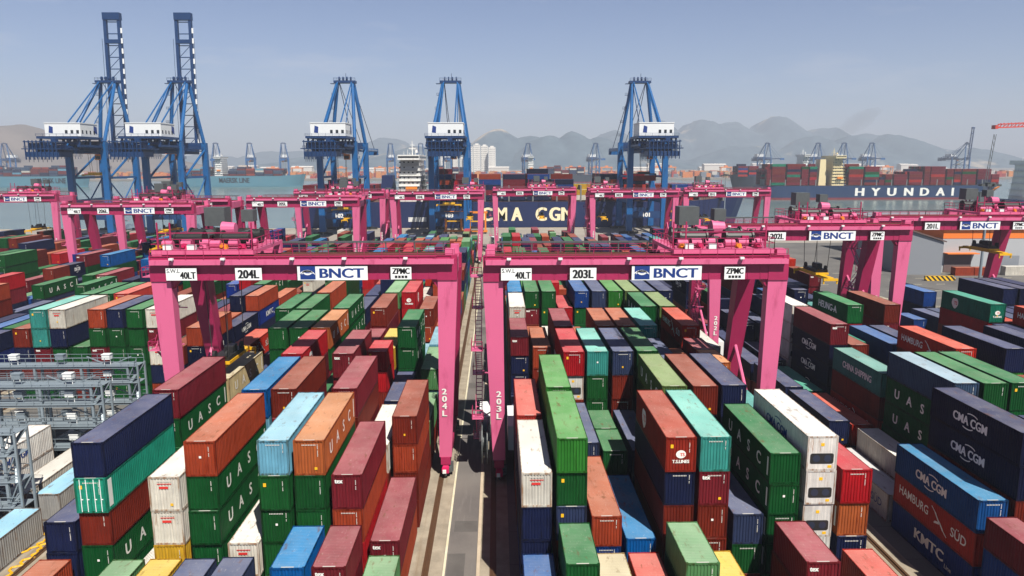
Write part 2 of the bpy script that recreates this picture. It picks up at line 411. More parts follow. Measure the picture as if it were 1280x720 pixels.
PAL = ('t' * 14 + 'n' * 15 + 'r' * 9 + 'o' * 11 + 'g' * 10 + 'u' * 8 + 'c' * 9 + 'b' * 6 + 'k' * 6 + 'w' * 4 + 'T' * 4 + 'e' * 5 + 'm' * 3 + 'p' * 5 + 'B' * 4 + 'a' * 3 + 'y' + 'q' * 3 + 's' * 3 + 'G' * 2 + 'l' * 2)
PALN = 'n' * 26 + 'c' * 10 + 't' * 12 + 'k' * 8 + 'b' * 6 + 'T' * 4 + 'r' * 8 + 'm' * 4 + 'g' * 8 + 'w' * 3 + 'o' * 5
PALK = 'n' * 14 + 'c' * 12 + 'u' * 14 + 't' * 16 + 'r' * 10 + 'b' * 8 + 'g' * 10 + 'K' * 4 + 'o' * 6 + 'e' * 4 + 'k' * 4 + 'p' * 4 + 'B' * 3 + 'w' * 2
ST = '''
L-1 -to -n -gp -uy -nk -nk -t |ncB |rrr -gp
L0 -nnn uutDn -w gyww tuuuo gw gggga tgggO teor or
L1 -n guuur -gg tnkB gnbaB trert gtg gtrtr etw ttot
L2 -g gtnh tn tgm gtrrE tgu grtrr tn|tntee ttn tp
L3 ttnm gtn ggggg ggggg ggrgO gtr trtr ttny gguuu tap
L4 tng ggugu ggggg tr guuuu ge getrt ttn ta tna
L5 tno tn tnrto tnt gtrn gt gtetp tgteE tnot tno
L6 tnc tno ggguu tng nntn nnttn gtgrg te tnp tn
R-1 -nb |ggg -th -ts |ggp -gy -n |ttr -g -ns
R0 bnnw gtkgG -bbo nB gttnS gttrT -tgk -uuuuu WWWWW tnOe
R1 tnns guuGG tnk ggg|ggg -nnk guuul nttnt ttnnn tntT -n
R2 -gn -tn tntWe gnggT gnttk gtngg -tnnnk ttno tttOO|ttttr tn
R3 -tnnnr tnto ttnrr tnto gtnto gttto ngttT tn mmtrm tntw
R4 tntew tno tnw tnb tn tnbn nkn guuuu gnngl tnn
R5 gnttB ggtrg ggggg tnee tnggb tntnk guuuG guuul nttnk tntrn
N0 Kmj tntcc nnnn tnnn tnnn tnnn tnnn tnnn tnnn tnnn
N1 z -ww nguuA gtttg gttuu tnnn tncn tnnt tnnn tnnn
N2 tn -nm nmtC ttn tnt tnmtm ttg tngGn tnnk tnccn
N3 tn -nq tcccr ttnt |tnnq tnbb tnbn -tt mk nn
N4 -tn tn WWWWW tnnk tnnk tnnEH tnn tttrt gg ggg
N5 tn nnn tnk tnnk nnnTn tnnT tnnn tnnn tg ggg
P4 ttteQ nncm ncck nnnn nnnn nnnn nnnn nnnn nnnn nnnn
P5 |tnb tnk nnk nccn ncccn ncccc nccnc nnnn nnnn nnnn
P6 gg gg tnnb tt nn - - - - -
K4 gtnt gtrTT gtgnw ttg gtrgo ggggn ggggg onwrw tnt tnco
K5 tngt guuuu guuuu tntts tnn tcn tn tnc tno tnc
K6 tnr tng tncn tut tcnt tgu tnn tnr tncc tnKo
J4 tnb tno tncn tnr tKnn tnn tng gnn tnt tKn
J5 tngu tnr tnKnc tnnn tcKn tgnt tnrto tnc tnb tng
'''
STACK = {}
for ln in ST.strip().split('\n'):
    it = ln.split(); b = it[0][0]; j = int(it[0][1:])
    for k, s in enumerate(it[1:]): STACK[(b, j, k)] = s

def project(p):
    d = Vector(p) - Vector((0, 0, CAM_H)); z = d.dot(_f)
    if z < 1: return None
    return 640 + 901.8 * d.dot(_rt2) / z, 360 - 901.8 * d.dot(_up2) / z

# placements: (key, kind, x, y, z, length, height)
PLACE = []
def add_stack(b, j, k, s):
    x = XB[b] + RP * k; y = Y0 + BP * j
    rng = random.Random('%s%d.%d' % (b, j, k))
    def col(seq, yy, L, H, hk):
        z = 0.012
        dx0 = rng.uniform(-0.08, 0.08)
        for t, c in enumerate(seq):
            PLACE.append(('%s%d.%d.%d%s' % (b, j, k, t + 1, hk), c, x + dx0 + rng.uniform(-0.03, 0.03), yy + rng.uniform(-0.13, 0.13), z, L, H)); z += H
    if '|' in s:
        a, c = s.split('|'); col(a, y, 6.06, SD, 'a'); col(c, y + 6.13, 6.06, SD, 'b')
    elif s.startswith('-'): col(s[1:], y, 12.19, SD, '')
    else: col(s, y, 12.19, HC, '')

LAST = {'L': 18, 'R': 18, 'N': 16, 'P': 6, 'K': 17, 'J': 17, 'I': 17, 'G': 17}
FIRST = {'L': -1, 'R': -1, 'N': -1, 'P': 3, 'K': 4, 'J': 4, 'I': 5, 'G': 7}
for b in 'LRNPKJIG':
    for j in range(FIRST[b], LAST[b] + 1):
        for k in range(10):
            s = STACK.get((b, j, k))
            if s is None:
                rng = random.Random('s%s%d.%d' % (b, j, k))
                pal = PALN if b in 'NP' else (PALK if b in 'KJIG' else PAL)
                far = j > 12
                h = rng.choice((2, 3, 3, 4, 4, 5)) if not far else rng.choice((1, 2, 3, 3, 4))
                if j >= 17: h = rng.choice((0, 1, 2, 2, 3))
                s = ''.join(rng.choice(pal) for _ in range(h))
                if j > 3 and rng.random() < 0.25 and h: s = s + '|' + s[:-1] + rng.choice(pal)
                elif rng.random() < 0.3: s = '-' + s
            q = project((XB[b] + RP * k, Y0 + BP * j + 6, 6))
            if q is None or q[0] < -150 or q[0] > 1420 or (q[1] > 900): continue
            add_stack(b, j, k, s)
# refrigerated boxes plugged in under the steel racks on the far left
def reef(key, c, x, y, z=0.012, L=12.19): PLACE.append((key, c, x, y, z, L, HC))
for i, (x, c) in enumerate(((-45.6, 'x'), (-51.3, 'W'), (-54.2, 'W'), (-57.0, 'w'))): reef('K0.%d.1' % i, c, x, 54.2)
for i, (x, c) in enumerate(((-45.6, 'x'), (-49.0, 'w'), (-53.4, 'W'), (-56.3, 'W'), (-59.2, 'w'))): reef('K1.%d.1' % i, c, x, 69.3)
for i, (x, c) in enumerate(((-53.4, 'W'), (-59.2, 'W'))): reef('K1.%d.2' % i, c, x, 69.3, 0.012 + HC)
for i, (x, c) in enumerate(((-52.6, 'W'), (-58.5, 'W'), (-61.4, 'w'))): reef('K2.%d.1' % i, c, x, 84.2, L=6.06)

# ---- container meshes
def corr(mb, x0, x1, fixed, axis, sign, z0, z1, pitch, depth):
    """trapezoid corrugated sheet between x0 and x1 along axis; sign = outward direction"""
    n = max(2, int(round((x1 - x0) / pitch))); p = (x1 - x0) / n; pts = []
    for i in range(n):
        a = x0 + i * p
        pts += [(a, 0), (a + p * 0.32, 0), (a + p * 0.5, 1), (a + p * 0.82, 1)]
    pts.append((x1, 0))
    k = len(mb.v)
    for u, d in pts:
        q = fixed - sign * depth * d
        for z in (z0, z1): mb.v.append((u, q, z) if axis == 'x' else (q, u, z))
    flip = (sign < 0) if axis == 'x' else (sign > 0)
    for i in range(len(pts) - 1):
        f = (k + 2 * i, k + 2 * i + 2, k + 2 * i + 3, k + 2 * i + 1)
        mb.f.append(f if flip else f[::-1]); mb.c.append(None); mb.mi.append(0)

def wall_mesh(L, H, front='corr'):
    m = MB()
    for s in (-1, 1): corr(m, 0.14, L - 0.14, s * 1.205, 'y', s, 0.14, H - 0.1, 0.30, 0.036)
    corr(m, -1.08, 1.08, L - 0.03, 'x', 1, 0.14, H - 0.1, 0.24, 0.045)
    if front == 'corr': corr(m, -1.08, 1.08, 0.03, 'x', -1, 0.14, H - 0.1, 0.235, 0.05)
    m.poly(((-1.2, 0.02, 0.13), (-1.2, L - 0.02, 0.13), (1.2, L - 0.02, 0.13), (1.2, 0.02, 0.13)))
    return m
def frame_mb(L, H):
    m = MB()
    for sx in (-1, 1):
        for y in (0.07, L - 0.07): m.cb(sx * 1.15, y, H / 2, 0.14, 0.14, H - 0.24)
        for y in (0.09, L - 0.09):
            for z in (0.06, H - 0.06): m.cb(sx * 1.131, y, z, 0.178, 0.18, 0.118)
        m.box(sx * 1.2 - 0.025, sx * 1.2 + 0.025, 0.18, L - 0.18, 0.0, 0.15)
        m.box(sx * 1.19 - 0.03, sx * 1.19 + 0.03, 0.18, L - 0.18, H - 0.12, H - 0.02)
    for y in (0.05, L - 0.05):
        m.box(-1.04, 1.04, y - 0.05, y + 0.05, 0.0, 0.15); m.box(-1.04, 1.04, y - 0.05, y + 0.05, H - 0.13, H - 0.012)
    return m
def roof_mb(L, H):
    m = MB(); n = int(L / 0.22); p = (L - 0.2) / n; z = H - 0.045
    k = len(m.v)
    for i in range(n * 2 + 1):
        for x in (-1.16, 1.16): m.v.append((x, 0.1 + i * p / 2, z + (0.022 if i % 2 else 0)))
    for i in range(n * 2):
        m.f.append((k + 2 * i, k + 2 * i + 1, k + 2 * i + 3, k + 2 * i + 2)); m.c.append(None); m.mi.append(0)
    return m
def marks_mb(H, v):
    """serial number strip, code bar on the top rail, small plates: illegible at this size, like the photo"""
    m = MB(); rng = random.Random(v); y = 0.018
    z = H - 0.32 - 0.12 * (v % 3); xm = 0.74 - 0.1 * (v % 2)
    if v not in (2, 5):
        for i in range(7 + v):
            if i in (4, ): z -= 0.10; continue
            m.box(xm, xm + 0.05 + rng.uniform(0, 0.02), y - 0.012, y, z - 0.075, z); z -= 0.105
    if v in (0, 3):
        for i in range(9): m.box(-0.55 + i * 0.125, -0.47 + i * 0.125, y - 0.012, y, H - 0.42, H - 0.33)
    m.box(-0.45, 0.45, 0.10, 0.20, H - 0.010, H - 0.004)
    return m
def placard_mb(v):
    m = MB(); y = 0.014
    if v == 0: m.box(0.38, 0.60, y - 0.012, y, 0.45, 0.66)
    elif v == 1: m.box(-0.12, 0.05, y - 0.012, y, 0.9, 1.1)
    elif v == 2: m.box(-0.85, -0.62, y - 0.012, y, 2.0, 2.3)
    else: m.box(-0.1, 0.08, y - 0.012, y, 1.5, 1.68)
    return m
def doors_mb(H):
    L_, rods = [], []
    for s in (-1, 1):
        m = MB(); x0, x1 = sorted((s * 0.02, s * 1.07)); m.box(x0, x1, 0.03, 0.07, 0.16, H - 0.14)
        for i in range(5): m.box(x0 + 0.05, x1 - 0.05, 0.015, 0.031, 0.30 + i * 0.5, 0.62 + i * 0.5)
        L_.append(m)
        for q in (0.3, 0.78):
            r = MB(); r.tube((s * q, 0.0, 0.1), (s * q, 0.0, H - 0.08), 0.03, 6); r.box(s * q - 0.02, s * q + 0.16, -0.02, 0.01, 1.1, 1.17)
            rods.append((s, r))
    return L_, rods
def reefer_front(H):
    m = MB(); m.box(-1.08, 1.08, 0.03, 0.10, 0.15, H - 0.13)
    u = MB()
    pts = []
    for cx, cz, a0 in ((0.78, 1.28, 0), (-0.78, 1.28, 90), (-0.78, 0.74, 180), (0.78, 0.74, 270)):
        for q in range(5): a = R(a0 + q * 22.5); pts.append((cx + 0.16 * math.cos(a), cz + 0.16 * math.sin(a)))
    u.poly([(x, 0.0, z) for x, z in pts]); n = len(pts)
    for q in range(n): x0, z0 = pts[q]; x1, z1 = pts[(q + 1) % n]; u.poly(((x0, 0.0, z0), (x0, 0.04, z0), (x1, 0.04, z1), (x1, 0.0, z1)))
    f = MB()
    for x in (-0.45, 0.45):
        n = 18; f.tube((x, -0.012, 1.02), (x, 0.002, 1.02), 0.30, n)
    p = MB(); p.box(-0.14, 0.14, 0.012, 0.032, 2.05, 2.3); p.box(0.5, 0.8, 0.012, 0.032, 0.22, 0.44)
    return m, u, f, p

def letters_mb(kind, L, H):
    """text on both long sides (mi: 0 white, 1 navy, 2 red); front pieces too"""
    m = MB()
    for s in (-1, 1):
        o = lambda y, z: (s * 1.213, y, z)
        rt = (0, s, 0); up = (0, 0, 1)
        def T(t, y, z, h, w=None, mi=0, bold=0.0): put_text(m, t, o(y, z), rt, up, h, w, mi=mi, bold=bold)
        yy = lambda f: L * (f if s > 0 else 1 - f)          # fraction measured left to right as read
        k = L / 12.19
        if kind == 'uasc':
            for i, ch in enumerate('UASC'): T(ch, yy(0.19 + 0.20 * i), H * 0.5, 1.0, mi=0, bold=0.025)
            a, b = sorted((yy(0.945), yy(0.965))); m.box(s * 1.213 - 0.004, s * 1.213 + 0.004, a, b, H * 0.22, H * 0.82)
        elif kind in ('cma', 'cmaw'):
            mi = 0 if kind == 'cma' else 1
            T('CMA CGM', yy(0.47), H * 0.5, 0.78, 4.6 * k, mi, 0.05)
            for sg in (1, -1):
                pts = [(0.47 + sg * 0.02 + 0.07 * math.cos(a), H * 0.5 + sg * (0.42 + 0.33 * math.sin(a))) for a in [math.pi * (0.15 + 0.6 * i / 7) for i in range(8)]]
                for (f0, z0), (f1, z1) in zip(pts, pts[1:]): m.beam(o(yy(f0), z0), o(yy(f1), z1), 0.012, 0.09, mi=mi)
        elif kind in ('hsud', 'hsudn'):
            mi = 0 if kind == 'hsud' else 1
            T('HAMBURG', yy(0.27), H * 0.56, 0.80, 4.7 * k, mi); T('S\u00dcD', yy(0.82), H * 0.50, 0.80, 2.1 * k, mi)
            pts = [(0.50, H * .82), (0.545, H * .70), (0.585, H * .52), (0.61, H * .46), (0.65, H * .30), (0.695, H * .18)]
            for i, ((f0, z0), (f1, z1)) in enumerate(zip(pts, pts[1:])): m.beam(o(yy(f0), z0), o(yy(f1), z1), 0.012, 0.14 if i in (1, 2, 3) else 0.08, mi=mi)
            m.beam(o(yy(0.55), H * .40), o(yy(0.61), H * .47), 0.012, 0.13, mi=mi); m.beam(o(yy(0.54), H * .36), o(yy(0.60), H * .42), 0.012, 0.1, mi=mi)
        elif kind == 'china': T('CHINA SHIPPING', yy(0.52), H * 0.5, 0.8, 7.2 * k, 0, 0.03)
        elif kind == 'chinav':
            a, b = sorted((yy(0.03), yy(0.075))); m.box(s * 1.213 - 0.004, s * 1.213 + 0.004, a, b, H * 0.12, H * 0.9)
        elif kind == 'kmtc': T('KMTC', yy(0.5), H * 0.52, 0.95, 4.4 * k, 0, 0.05); T('Line', yy(0.74), H * 0.30, 0.4, None, 0)
        elif kind == 'heung': T('HEUNG-A', yy(0.45), H * 0.5, 1.05, 6.4 * k, 0, 0.03)
        elif kind == 'tsl':
            c0 = yy(0.30); R_ = 0.85
            m.poly([(s * 1.214, c0 + R_ * math.cos(math.tau * i / 24), H * .5 + R_ * (1 + 0.12 * math.sin(3 * math.tau * i / 24)) * math.sin(math.tau * i / 24)) for i in range(24)])
            put_text(m, 'TS', (s * 1.222, c0 + s * 0.2, H * 0.5), rt, up, 0.55, 0.8, mi=2, bold=0.04)
    if kind == 'tsl':
        m.poly([(0.40 * math.cos(math.tau * i / 20), 0.010, 1.48 + 0.34 * math.sin(math.tau * i / 20)) for i in range(20)])
        put_text(m, 'TS', (0.10, 0.002, 1.46), (1, 0, 0), (0, 0, 1), 0.26, 0.36, mi=2, bold=0.05)
        put_text(m, 'T.S.LINES', (0, 0.008, 0.88), (1, 0, 0), (0, 0, 1), 0.26, 1.35, bold=0.05)
    if kind == 'wred':
        m.box(-0.42, 0.30, 0.004, 0.016, H - 1.0, H - 0.80, mi=2); m.box(-0.55, 0.55, 0.006, 0.014, H - 0.62, H - 0.55, mi=2)
    if kind == 'tex': put_text(m, 'tex', (-0.66, 0.008, H - 0.5), (1, 0, 0), (0, 0, 1), 0.36, 0.62, bold=0.06)
    return m

M['fandark'] = simple('dark_blue_fan_metal', (44, 52, 70), 0.4, 0.2, var=0.2)
_CM = {}
def cmesh(what, L, H, arg=None):
    k = (what, L, H, arg)
    if k in _CM: return _CM[k]
    if what == 'wall': r = wall_mesh(L, H, arg).mesh('container_wall', M['wall'])
    elif what == 'frame': r = frame_mb(L, H).mesh('container_frame', M['framep'])
    elif what == 'roof': r = roof_mb(L, H).mesh('container_roof', M['roof'])
    elif what == 'marks': r = marks_mb(H, arg).mesh('serial_marking', M['marking'])
    elif what == 'placard': r = placard_mb(arg).mesh('placard', M['yellowink'] if arg != 3 else M['white'])
    elif what == 'letters': r = letters_mb(arg, L, H).mesh('lettering', [M['white'], M['navyink'], M['redink']])
    elif what == 'doors':
        a, b = doors_mb(H); r = ([x.mesh('door', M['wall']) for x in a], [(0 if s < 0 else 1, x.mesh('lock_rod', M['signwhite'])) for s, x in b])
    elif what == 'reefer':
        a, u, f, p = reefer_front(H); r = (a.mesh('end_panel', M['wall']), u.mesh('cooling_unit', M['darkmetal']), f.mesh('cooling_fan', M['fandark']), p.mesh('control_panel', M['yellowink']))
    elif what == 'whole':
        m = wall_mesh(L, H); f = frame_mb(L, H); n = len(m.v)
        m.v += f.v; m.f += [tuple(i + n for i in q) for q in f.f]; m.c += f.c; m.mi += f.mi
        f = roof_mb(L, H); n = len(m.v)
        m.v += f.v; m.f += [tuple(i + n for i in q) for q in f.f]; m.c += f.c; m.mi += [1] * len(f.f)
        if arg:
            f = letters_mb(arg, L, H); n = len(m.v)
            m.v += f.v; m.f += [tuple(i + n for i in q) for q in f.f]; m.c += f.c; m.mi += [2 + q for q in f.mi]
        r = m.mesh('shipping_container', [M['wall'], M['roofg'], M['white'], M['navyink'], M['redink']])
    _CM[k] = r; return r

ORD = ['zeroth', 'first', 'second', 'third', 'fourth', 'fifth', 'sixth', 'seventh', 'eighth', 'ninth', 'tenth', 'eleventh', 'twelfth', 'thirteenth', 'fourteenth', 'fifteenth', 'sixteenth', 'seventeenth', 'eighteenth', 'nineteenth', 'twentieth']
def where(key):
    b = key[0]; j, k, t = key[1:].rstrip('ab').split('.'); j = int(j); k = int(k)
    if b == 'L': r = '%s row left of central road' % ORD[10 - k]
    elif b == 'R': r = '%s row right of central road' % ORD[k + 1]
    elif b == 'N': r = '%s row of right block' % ORD[k + 1]
    elif b == 'P': r = '%s row of outermost right block' % ORD[k + 1]
    elif b == 'K': r = '%s row of left neighbour block' % ORD[10 - k]
    elif b == 'J': r = '%s row of second block leftwards' % ORD[10 - k]
    elif b == 'I': r = '%s row of third block leftwards' % ORD[10 - k]
    else: r = '%s row of fourth block leftwards' % ORD[10 - k]
    return r, '%s bay' % ORD[j + 2]

TOPS = {}
for key, c, x, y, z, L, H in PLACE:
    if key[-1] in 'ab': b0, hk = key[:-1], key[-1]
    else: b0, hk = key, ''
    st, t = b0.rsplit('.', 1); TOPS[st + hk] = max(TOPS.get(st + hk, 0), int(t))

def cont_label(key, c, L):
    hk = key[-1] if key[-1] in 'ab' else ''
    st, t = key.rstrip('ab').rsplit('.', 1); top = TOPS[st + hk]; d = top - int(t)
    tier = 'topmost' if d == 0 else ('second from top' if d == 1 else ('third from top' if d == 2 else ('fourth from top' if d == 3 else 'bottom')))
    r, bay = where(key)
    if key[0] == 'K' and key[1] in '012' and key[2] == '.':
        nx = {'0': 'before front rack', '1': 'between front and middle rack', '2': 'behind middle rack'}[key[1]]
        i = int(st.split('.')[1])
        return '%s container %s, %s from right, %s' % (KIND[c][0], nx, ORD[i + 1], 'stacked on top' if int(t) > 1 else 'at ground level')
    sz = 'short ' if L < 7 else ''
    if hk == 'a': bay = 'front of ' + bay
    elif hk == 'b': bay = 'rear of ' + bay
    if hk: sz = ''
    return '%s%s container %s, %s, %s' % (sz, KIND[c][0].replace(' lettered', '') if hk else KIND[c][0], tier, r, bay)

KEEP = set('''L0.1.5 N0.0.3 L0.4.5 N0.1.5 R0.7.5 R0.8.5 L0.7.5 L0.1.4 R0.4.5 L0.8.4 N0.1.4 N0.0.2 L0.6.5 R-1.7.3b L0.9.2 R0.1.5 R0.0.4 R0.5.5 L0.4.4 L0.4.3 R0.2.3 R-1.4.3b L1.1.5 N1.2.5 L0.1.3 N0.0.1 L-1.8.3b R0.3.2 R0.7.4 R-1.1.3b R0.4.4 L-1.7.3b L1.9.4 L0.1.2 L0.3.4 N2.7.5 K0.0.1 N-1.0.3 R0.6.3 L1.5.5 R0.9.4 N2.2.4 L0.0.3 L1.7.5 L0.7.4 R0.4.3 N1.3.5 R1.7.5 R1.6.5 N3.2.5 L0.5.2 N2.5.5 P4.0.5 N1.1.2 L1.1.4 R1.5.5 N1.4.5 N2.0.2 R0.1.4 L0.6.4 L0.8.3 L0.3.3 N2.2.3 R0.8.4 R-1.9.2 N1.2.4 R0.0.3 K1.0.1 R0.5.4 R1.3.3a R2.4.5 R0.9.3 L2.1.4 N1.0.1 L1.4.5 K4.2.5 N4.5.5 R2.2.5 N1.2.3 R2.3.5 L2.6.5 R1.1.5 K1.1.1 R1.0.4 N4.7.5 L0.6.3 K1.0.2 L1.9.3 R0.5.3 P5.4.5 R3.8.5 N3.5.4 L3.8.5 L2.4.5 R0.8.3 N3.2.4 R1.4.3 L3.2.5 N3.2.3 R-1.3.2 R0.6.2 L3.4.5 N2.1.2 L-1.5.2 J7.5.4 L4.6.5 R-1.0.2 K4.2.4 L-1.9.2 R3.0.5 L0.4.2 R0.1.3 L-1.0.2 R2.5.5 R-1.2.2 P4.0.4 L0.7.3 L-1.4.2 R3.1.4 K6.9.4 R0.7.3 K4.5.5 K4.1.5 L-1.3.2 L-1.2.2 N0.1.3 K4.4.5 R2.4.4 L3.9.3 L2.7.5b R2.3.4 R0.9.2 R0.0.2 P6.2.4 L3.3.5 L1.8.3 R3.6.5 L3.8.4 N-1.0.2 N2.9.5 K4.9.4 L0.3.2 K5.9.3 K4.7.5 L4.4.5 R1.2.3 L5.7.5 R5.4.5 K4.6.5 L2.8.3 R0.4.2 R4.7.5 I9.9.5 R-1.5.2 R3.4.5 J9.5.5 R3.2.5 L3.0.4 R5.5.5 L1.9.2 R5.2.5 L1.7.4 L0.0.2 L5.2.5 N3.0.2 R5.6.5 R1.3.3b L4.1.5 L4.2.5 R5.1.5 L0.9.1 L0.8.2 R4.0.5 J7.8.4 K4.0.4 R3.5.5 L5.8.4 N2.2.2 N3.1.2 L1.9.1 K6.8.4 K4.5.4 K4.9.3 P5.1.3 K4.6.4 K4.4.4 L0.6.2 K4.7.4 N4.0.2 K1.2.1 R2.8.5b R4.8.5 R3.0.4 K4.1.4 J6.4.5 J9.3.5 L2.9.2 J8.3.5a L2.7.4b N5.1.3 I11.5.5 I9.9.4 N5.4.5 K5.3.5 K4.3.3 R0.7.2 N4.2.5 R2.4.3 P5.0.3b J8.7.4 K6.9.3 R2.2.4 K4.6.3 P5.5.5 R5.9.5 R-1.7.2b J4.9.3 N7.9.5a L3.7.4 L5.6.5 K4.1.3 N3.2.2 R5.7.5 R5.3.4 I12.1.5 K4.0.3 K5.2.5 K4.5.3 N4.1.2 K4.7.2 R3.8.4 J6.4.4 N3.3.4 R2.3.3 R5.1.4 I11.8.4 K5.1.5 J6.6.3 P3.1.5 L5.4.4 R5.4.4 N4.2.3 K4.2.3 J8.3.5b R2.6.5 R0.5.2 N7.0.3 K7.9.3 R0.1.2 L2.9.1 N5.3.4 R2.8.5a N4.7.4 N4.2.4 N3.6.4 K9.9.3 J5.6.4 R5.8.5 N7.0.4 N5.2.3 N1.2.2 R5.0.5 L4.4.4 K4.4.3 L3.4.4 J8.6.4 K7.6.4 J5.6.5 J8.1.4 K4.6.2 K2.0.1 L3.6.4 R1.1.4 P6.2.3 K4.7.3 J5.8.3 R3.9.4 R0.2.2 L0.1.1 R3.1.3 R3.0.3 K7.8.4 L5.8.3 J7.5.3 K4.5.1 R5.2.4'''.split())
PARTS = set('''L0.1.5 N0.0.3 L0.4.5 N0.1.5 R0.7.5 R0.8.5 L0.7.5 L0.1.4 R0.4.5 L0.8.4 N0.1.4 N0.0.2 L0.6.5 R-1.7.3b L0.9.2 R0.1.5 R0.0.4 R0.5.5 L0.4.4 L0.4.3 R0.2.3 R-1.4.3b L1.1.5 N1.2.5 L0.1.3 N0.0.1 L-1.8.3b R0.3.2 R0.7.4 R-1.1.3b R0.4.4 L-1.7.3b L1.9.4 L0.1.2 L0.3.4 N2.7.5 K0.0.1 N-1.0.3 R0.6.3 L1.5.5 R0.9.4 N2.2.4 L0.0.3 L1.7.5 L0.7.4 R0.4.3 N1.3.5 R1.7.5 R1.6.5 N3.2.5 L0.5.2 N2.5.5 P4.0.5 N1.1.2 L1.1.4 R1.5.5 N1.4.5 N2.0.2 R0.1.4 L0.6.4 L0.8.3 L0.3.3 N2.2.3 R0.8.4 R-1.9.2 N1.2.4 R0.0.3 K1.0.1 R0.5.4 R1.3.3a R2.4.5 R0.9.3 L2.1.4 N1.0.1 L1.4.5 K4.2.5 N4.5.5 R2.2.5 N1.2.3 R2.3.5 L2.6.5 R1.1.5 K1.1.1 R1.0.4 N4.7.5 L0.6.3 K1.0.2 L1.9.3 R0.5.3 P5.4.5 R3.8.5 N3.5.4 L3.8.5 L2.4.5 R0.8.3 N3.2.4 R1.4.3 L3.2.5 N3.2.3 R-1.3.2 R0.6.2 L3.4.5 N2.1.2 L-1.5.2 J7.5.4 L4.6.5 R-1.0.2 K4.2.4 L-1.9.2 R3.0.5 L0.4.2 R0.1.3 L-1.0.2 R2.5.5 R-1.2.2 P4.0.4 L0.7.3 L-1.4.2 R3.1.4 K6.9.4 R0.7.3 K4.5.5 K4.1.5 L-1.3.2 L-1.2.2 N0.1.3 K4.4.5 R2.4.4 L3.9.3 L2.7.5b R2.3.4 R0.9.2 R0.0.2 P6.2.4 L3.3.5 L1.8.3 R3.6.5 L3.8.4 N-1.0.2 N2.9.5 K4.9.4 L0.3.2 K5.9.3 K4.7.5 L4.4.5 R1.2.3 L5.7.5 R5.4.5 K4.6.5 L2.8.3 R0.4.2 R4.7.5 I9.9.5 R-1.5.2 R3.4.5 J9.5.5 R3.2.5 L3.0.4 R5.5.5 L1.9.2 R5.2.5 L1.7.4 L0.0.2 L5.2.5 N3.0.2 R5.6.5 R1.3.3b L4.1.5 L4.2.5 R5.1.5 L0.9.1 L0.8.2 R4.0.5 J7.8.4 K4.0.4 R3.5.5 L5.8.4 N2.2.2 N3.1.2 L1.9.1 K6.8.4 K4.5.4 K4.9.3 P5.1.3 K4.6.4 K4.4.4 L0.6.2 K4.7.4 N4.0.2 K1.2.1 R2.8.5b R4.8.5 R3.0.4 K4.1.4 J6.4.5 J9.3.5 L2.9.2 J8.3.5a L2.7.4b N5.1.3 I11.5.5 I9.9.4 N5.4.5 K5.3.5 K4.3.3 R0.7.2 N4.2.5 R2.4.3 P5.0.3b J8.7.4 K6.9.3 R2.2.4 K4.6.3 P5.5.5 R5.9.5 R-1.7.2b J4.9.3 N7.9.5a L3.7.4 L5.6.5 K4.1.3 N3.2.2 R5.7.5 R5.3.4 I12.1.5 K4.0.3 K5.2.5 K4.5.3 N4.1.2 K4.7.2 R3.8.4 J6.4.4 N3.3.4 R2.3.3 R5.1.4 I11.8.4 K5.1.5 J6.6.3 P3.1.5 L5.4.4 R5.4.4 N4.2.3 K4.2.3 J8.3.5b R2.6.5 R0.5.2 N7.0.3 K7.9.3 R0.1.2 L2.9.1 N5.3.4 R2.8.5a N4.7.4 N4.2.4 N3.6.4 K9.9.3 J5.6.4 R5.8.5 N7.0.4 N5.2.3 N1.2.2 R5.0.5 L4.4.4 K4.4.3 L3.4.4 J8.6.4 K7.6.4 J5.6.5 J8.1.4 K4.6.2 K2.0.1 L3.6.4 R1.1.4 P6.2.3 K4.7.3 J5.8.3 R3.9.4 R0.2.2 L0.1.1 R3.1.3 R3.0.3 K7.8.4 L5.8.3 J7.5.3 K4.5.1 R5.2.4'''.split())
def build_container(key, c, x, y, z, L, H, parts):
    look, rgb, let = KIND[c]; col = lin(rgb); rng = random.Random(key)
    f = rng.uniform(0.88, 1.12); col = tuple(min(1, q * f) for q in col)
    lab = cont_label(key, c, L); grp = 'stacked shipping containers in the yard'
    if not parts:
        o = link_part('shipping_container', cmesh('whole', L, H, let), None, col); o.location = (x, y, z)
        return tag(o, lab, 'container', grp)
    r = empty('shipping_container', (x, y, z), 0, lab, 'container', grp)
    front = 'corr' if c not in 'WD' else 'open'
    link_part('wall', cmesh('wall', L, H, front), r, col)
    link_part('frame', cmesh('frame', L, H), r, tuple(q * 0.8 for q in col))
    rc = lin(ROOFTINT[c]) if c in ROOFTINT else lit_roofcol(col)
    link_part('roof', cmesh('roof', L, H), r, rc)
    if let: link_part('lettering', cmesh('letters', L, H, let), r)
    if c == 'D':
        ds, rods = cmesh('doors', L, H); dd = [link_part('door', q, r, col) for q in ds]
        for s, q in rods: link_part('lock_rod', q, dd[s])
        link_part('placard', cmesh('placard', L, H, 2), r); link_part('serial_marking', cmesh('marks', L, H, 3), r)
    elif c == 'W':
        a, u, fn, p = cmesh('reefer', L, H); link_part('end_panel', a, r, col)
        uu = link_part('cooling_unit', u, r); link_part('cooling_fan', fn, uu); link_part('control_panel', p, r)
    else:
        link_part('serial_marking', cmesh('marks', L, H, rng.randrange(6)), r)
        if rng.random() < 0.4: link_part('placard', cmesh('placard', L, H, rng.randrange(4)), r)
    return r

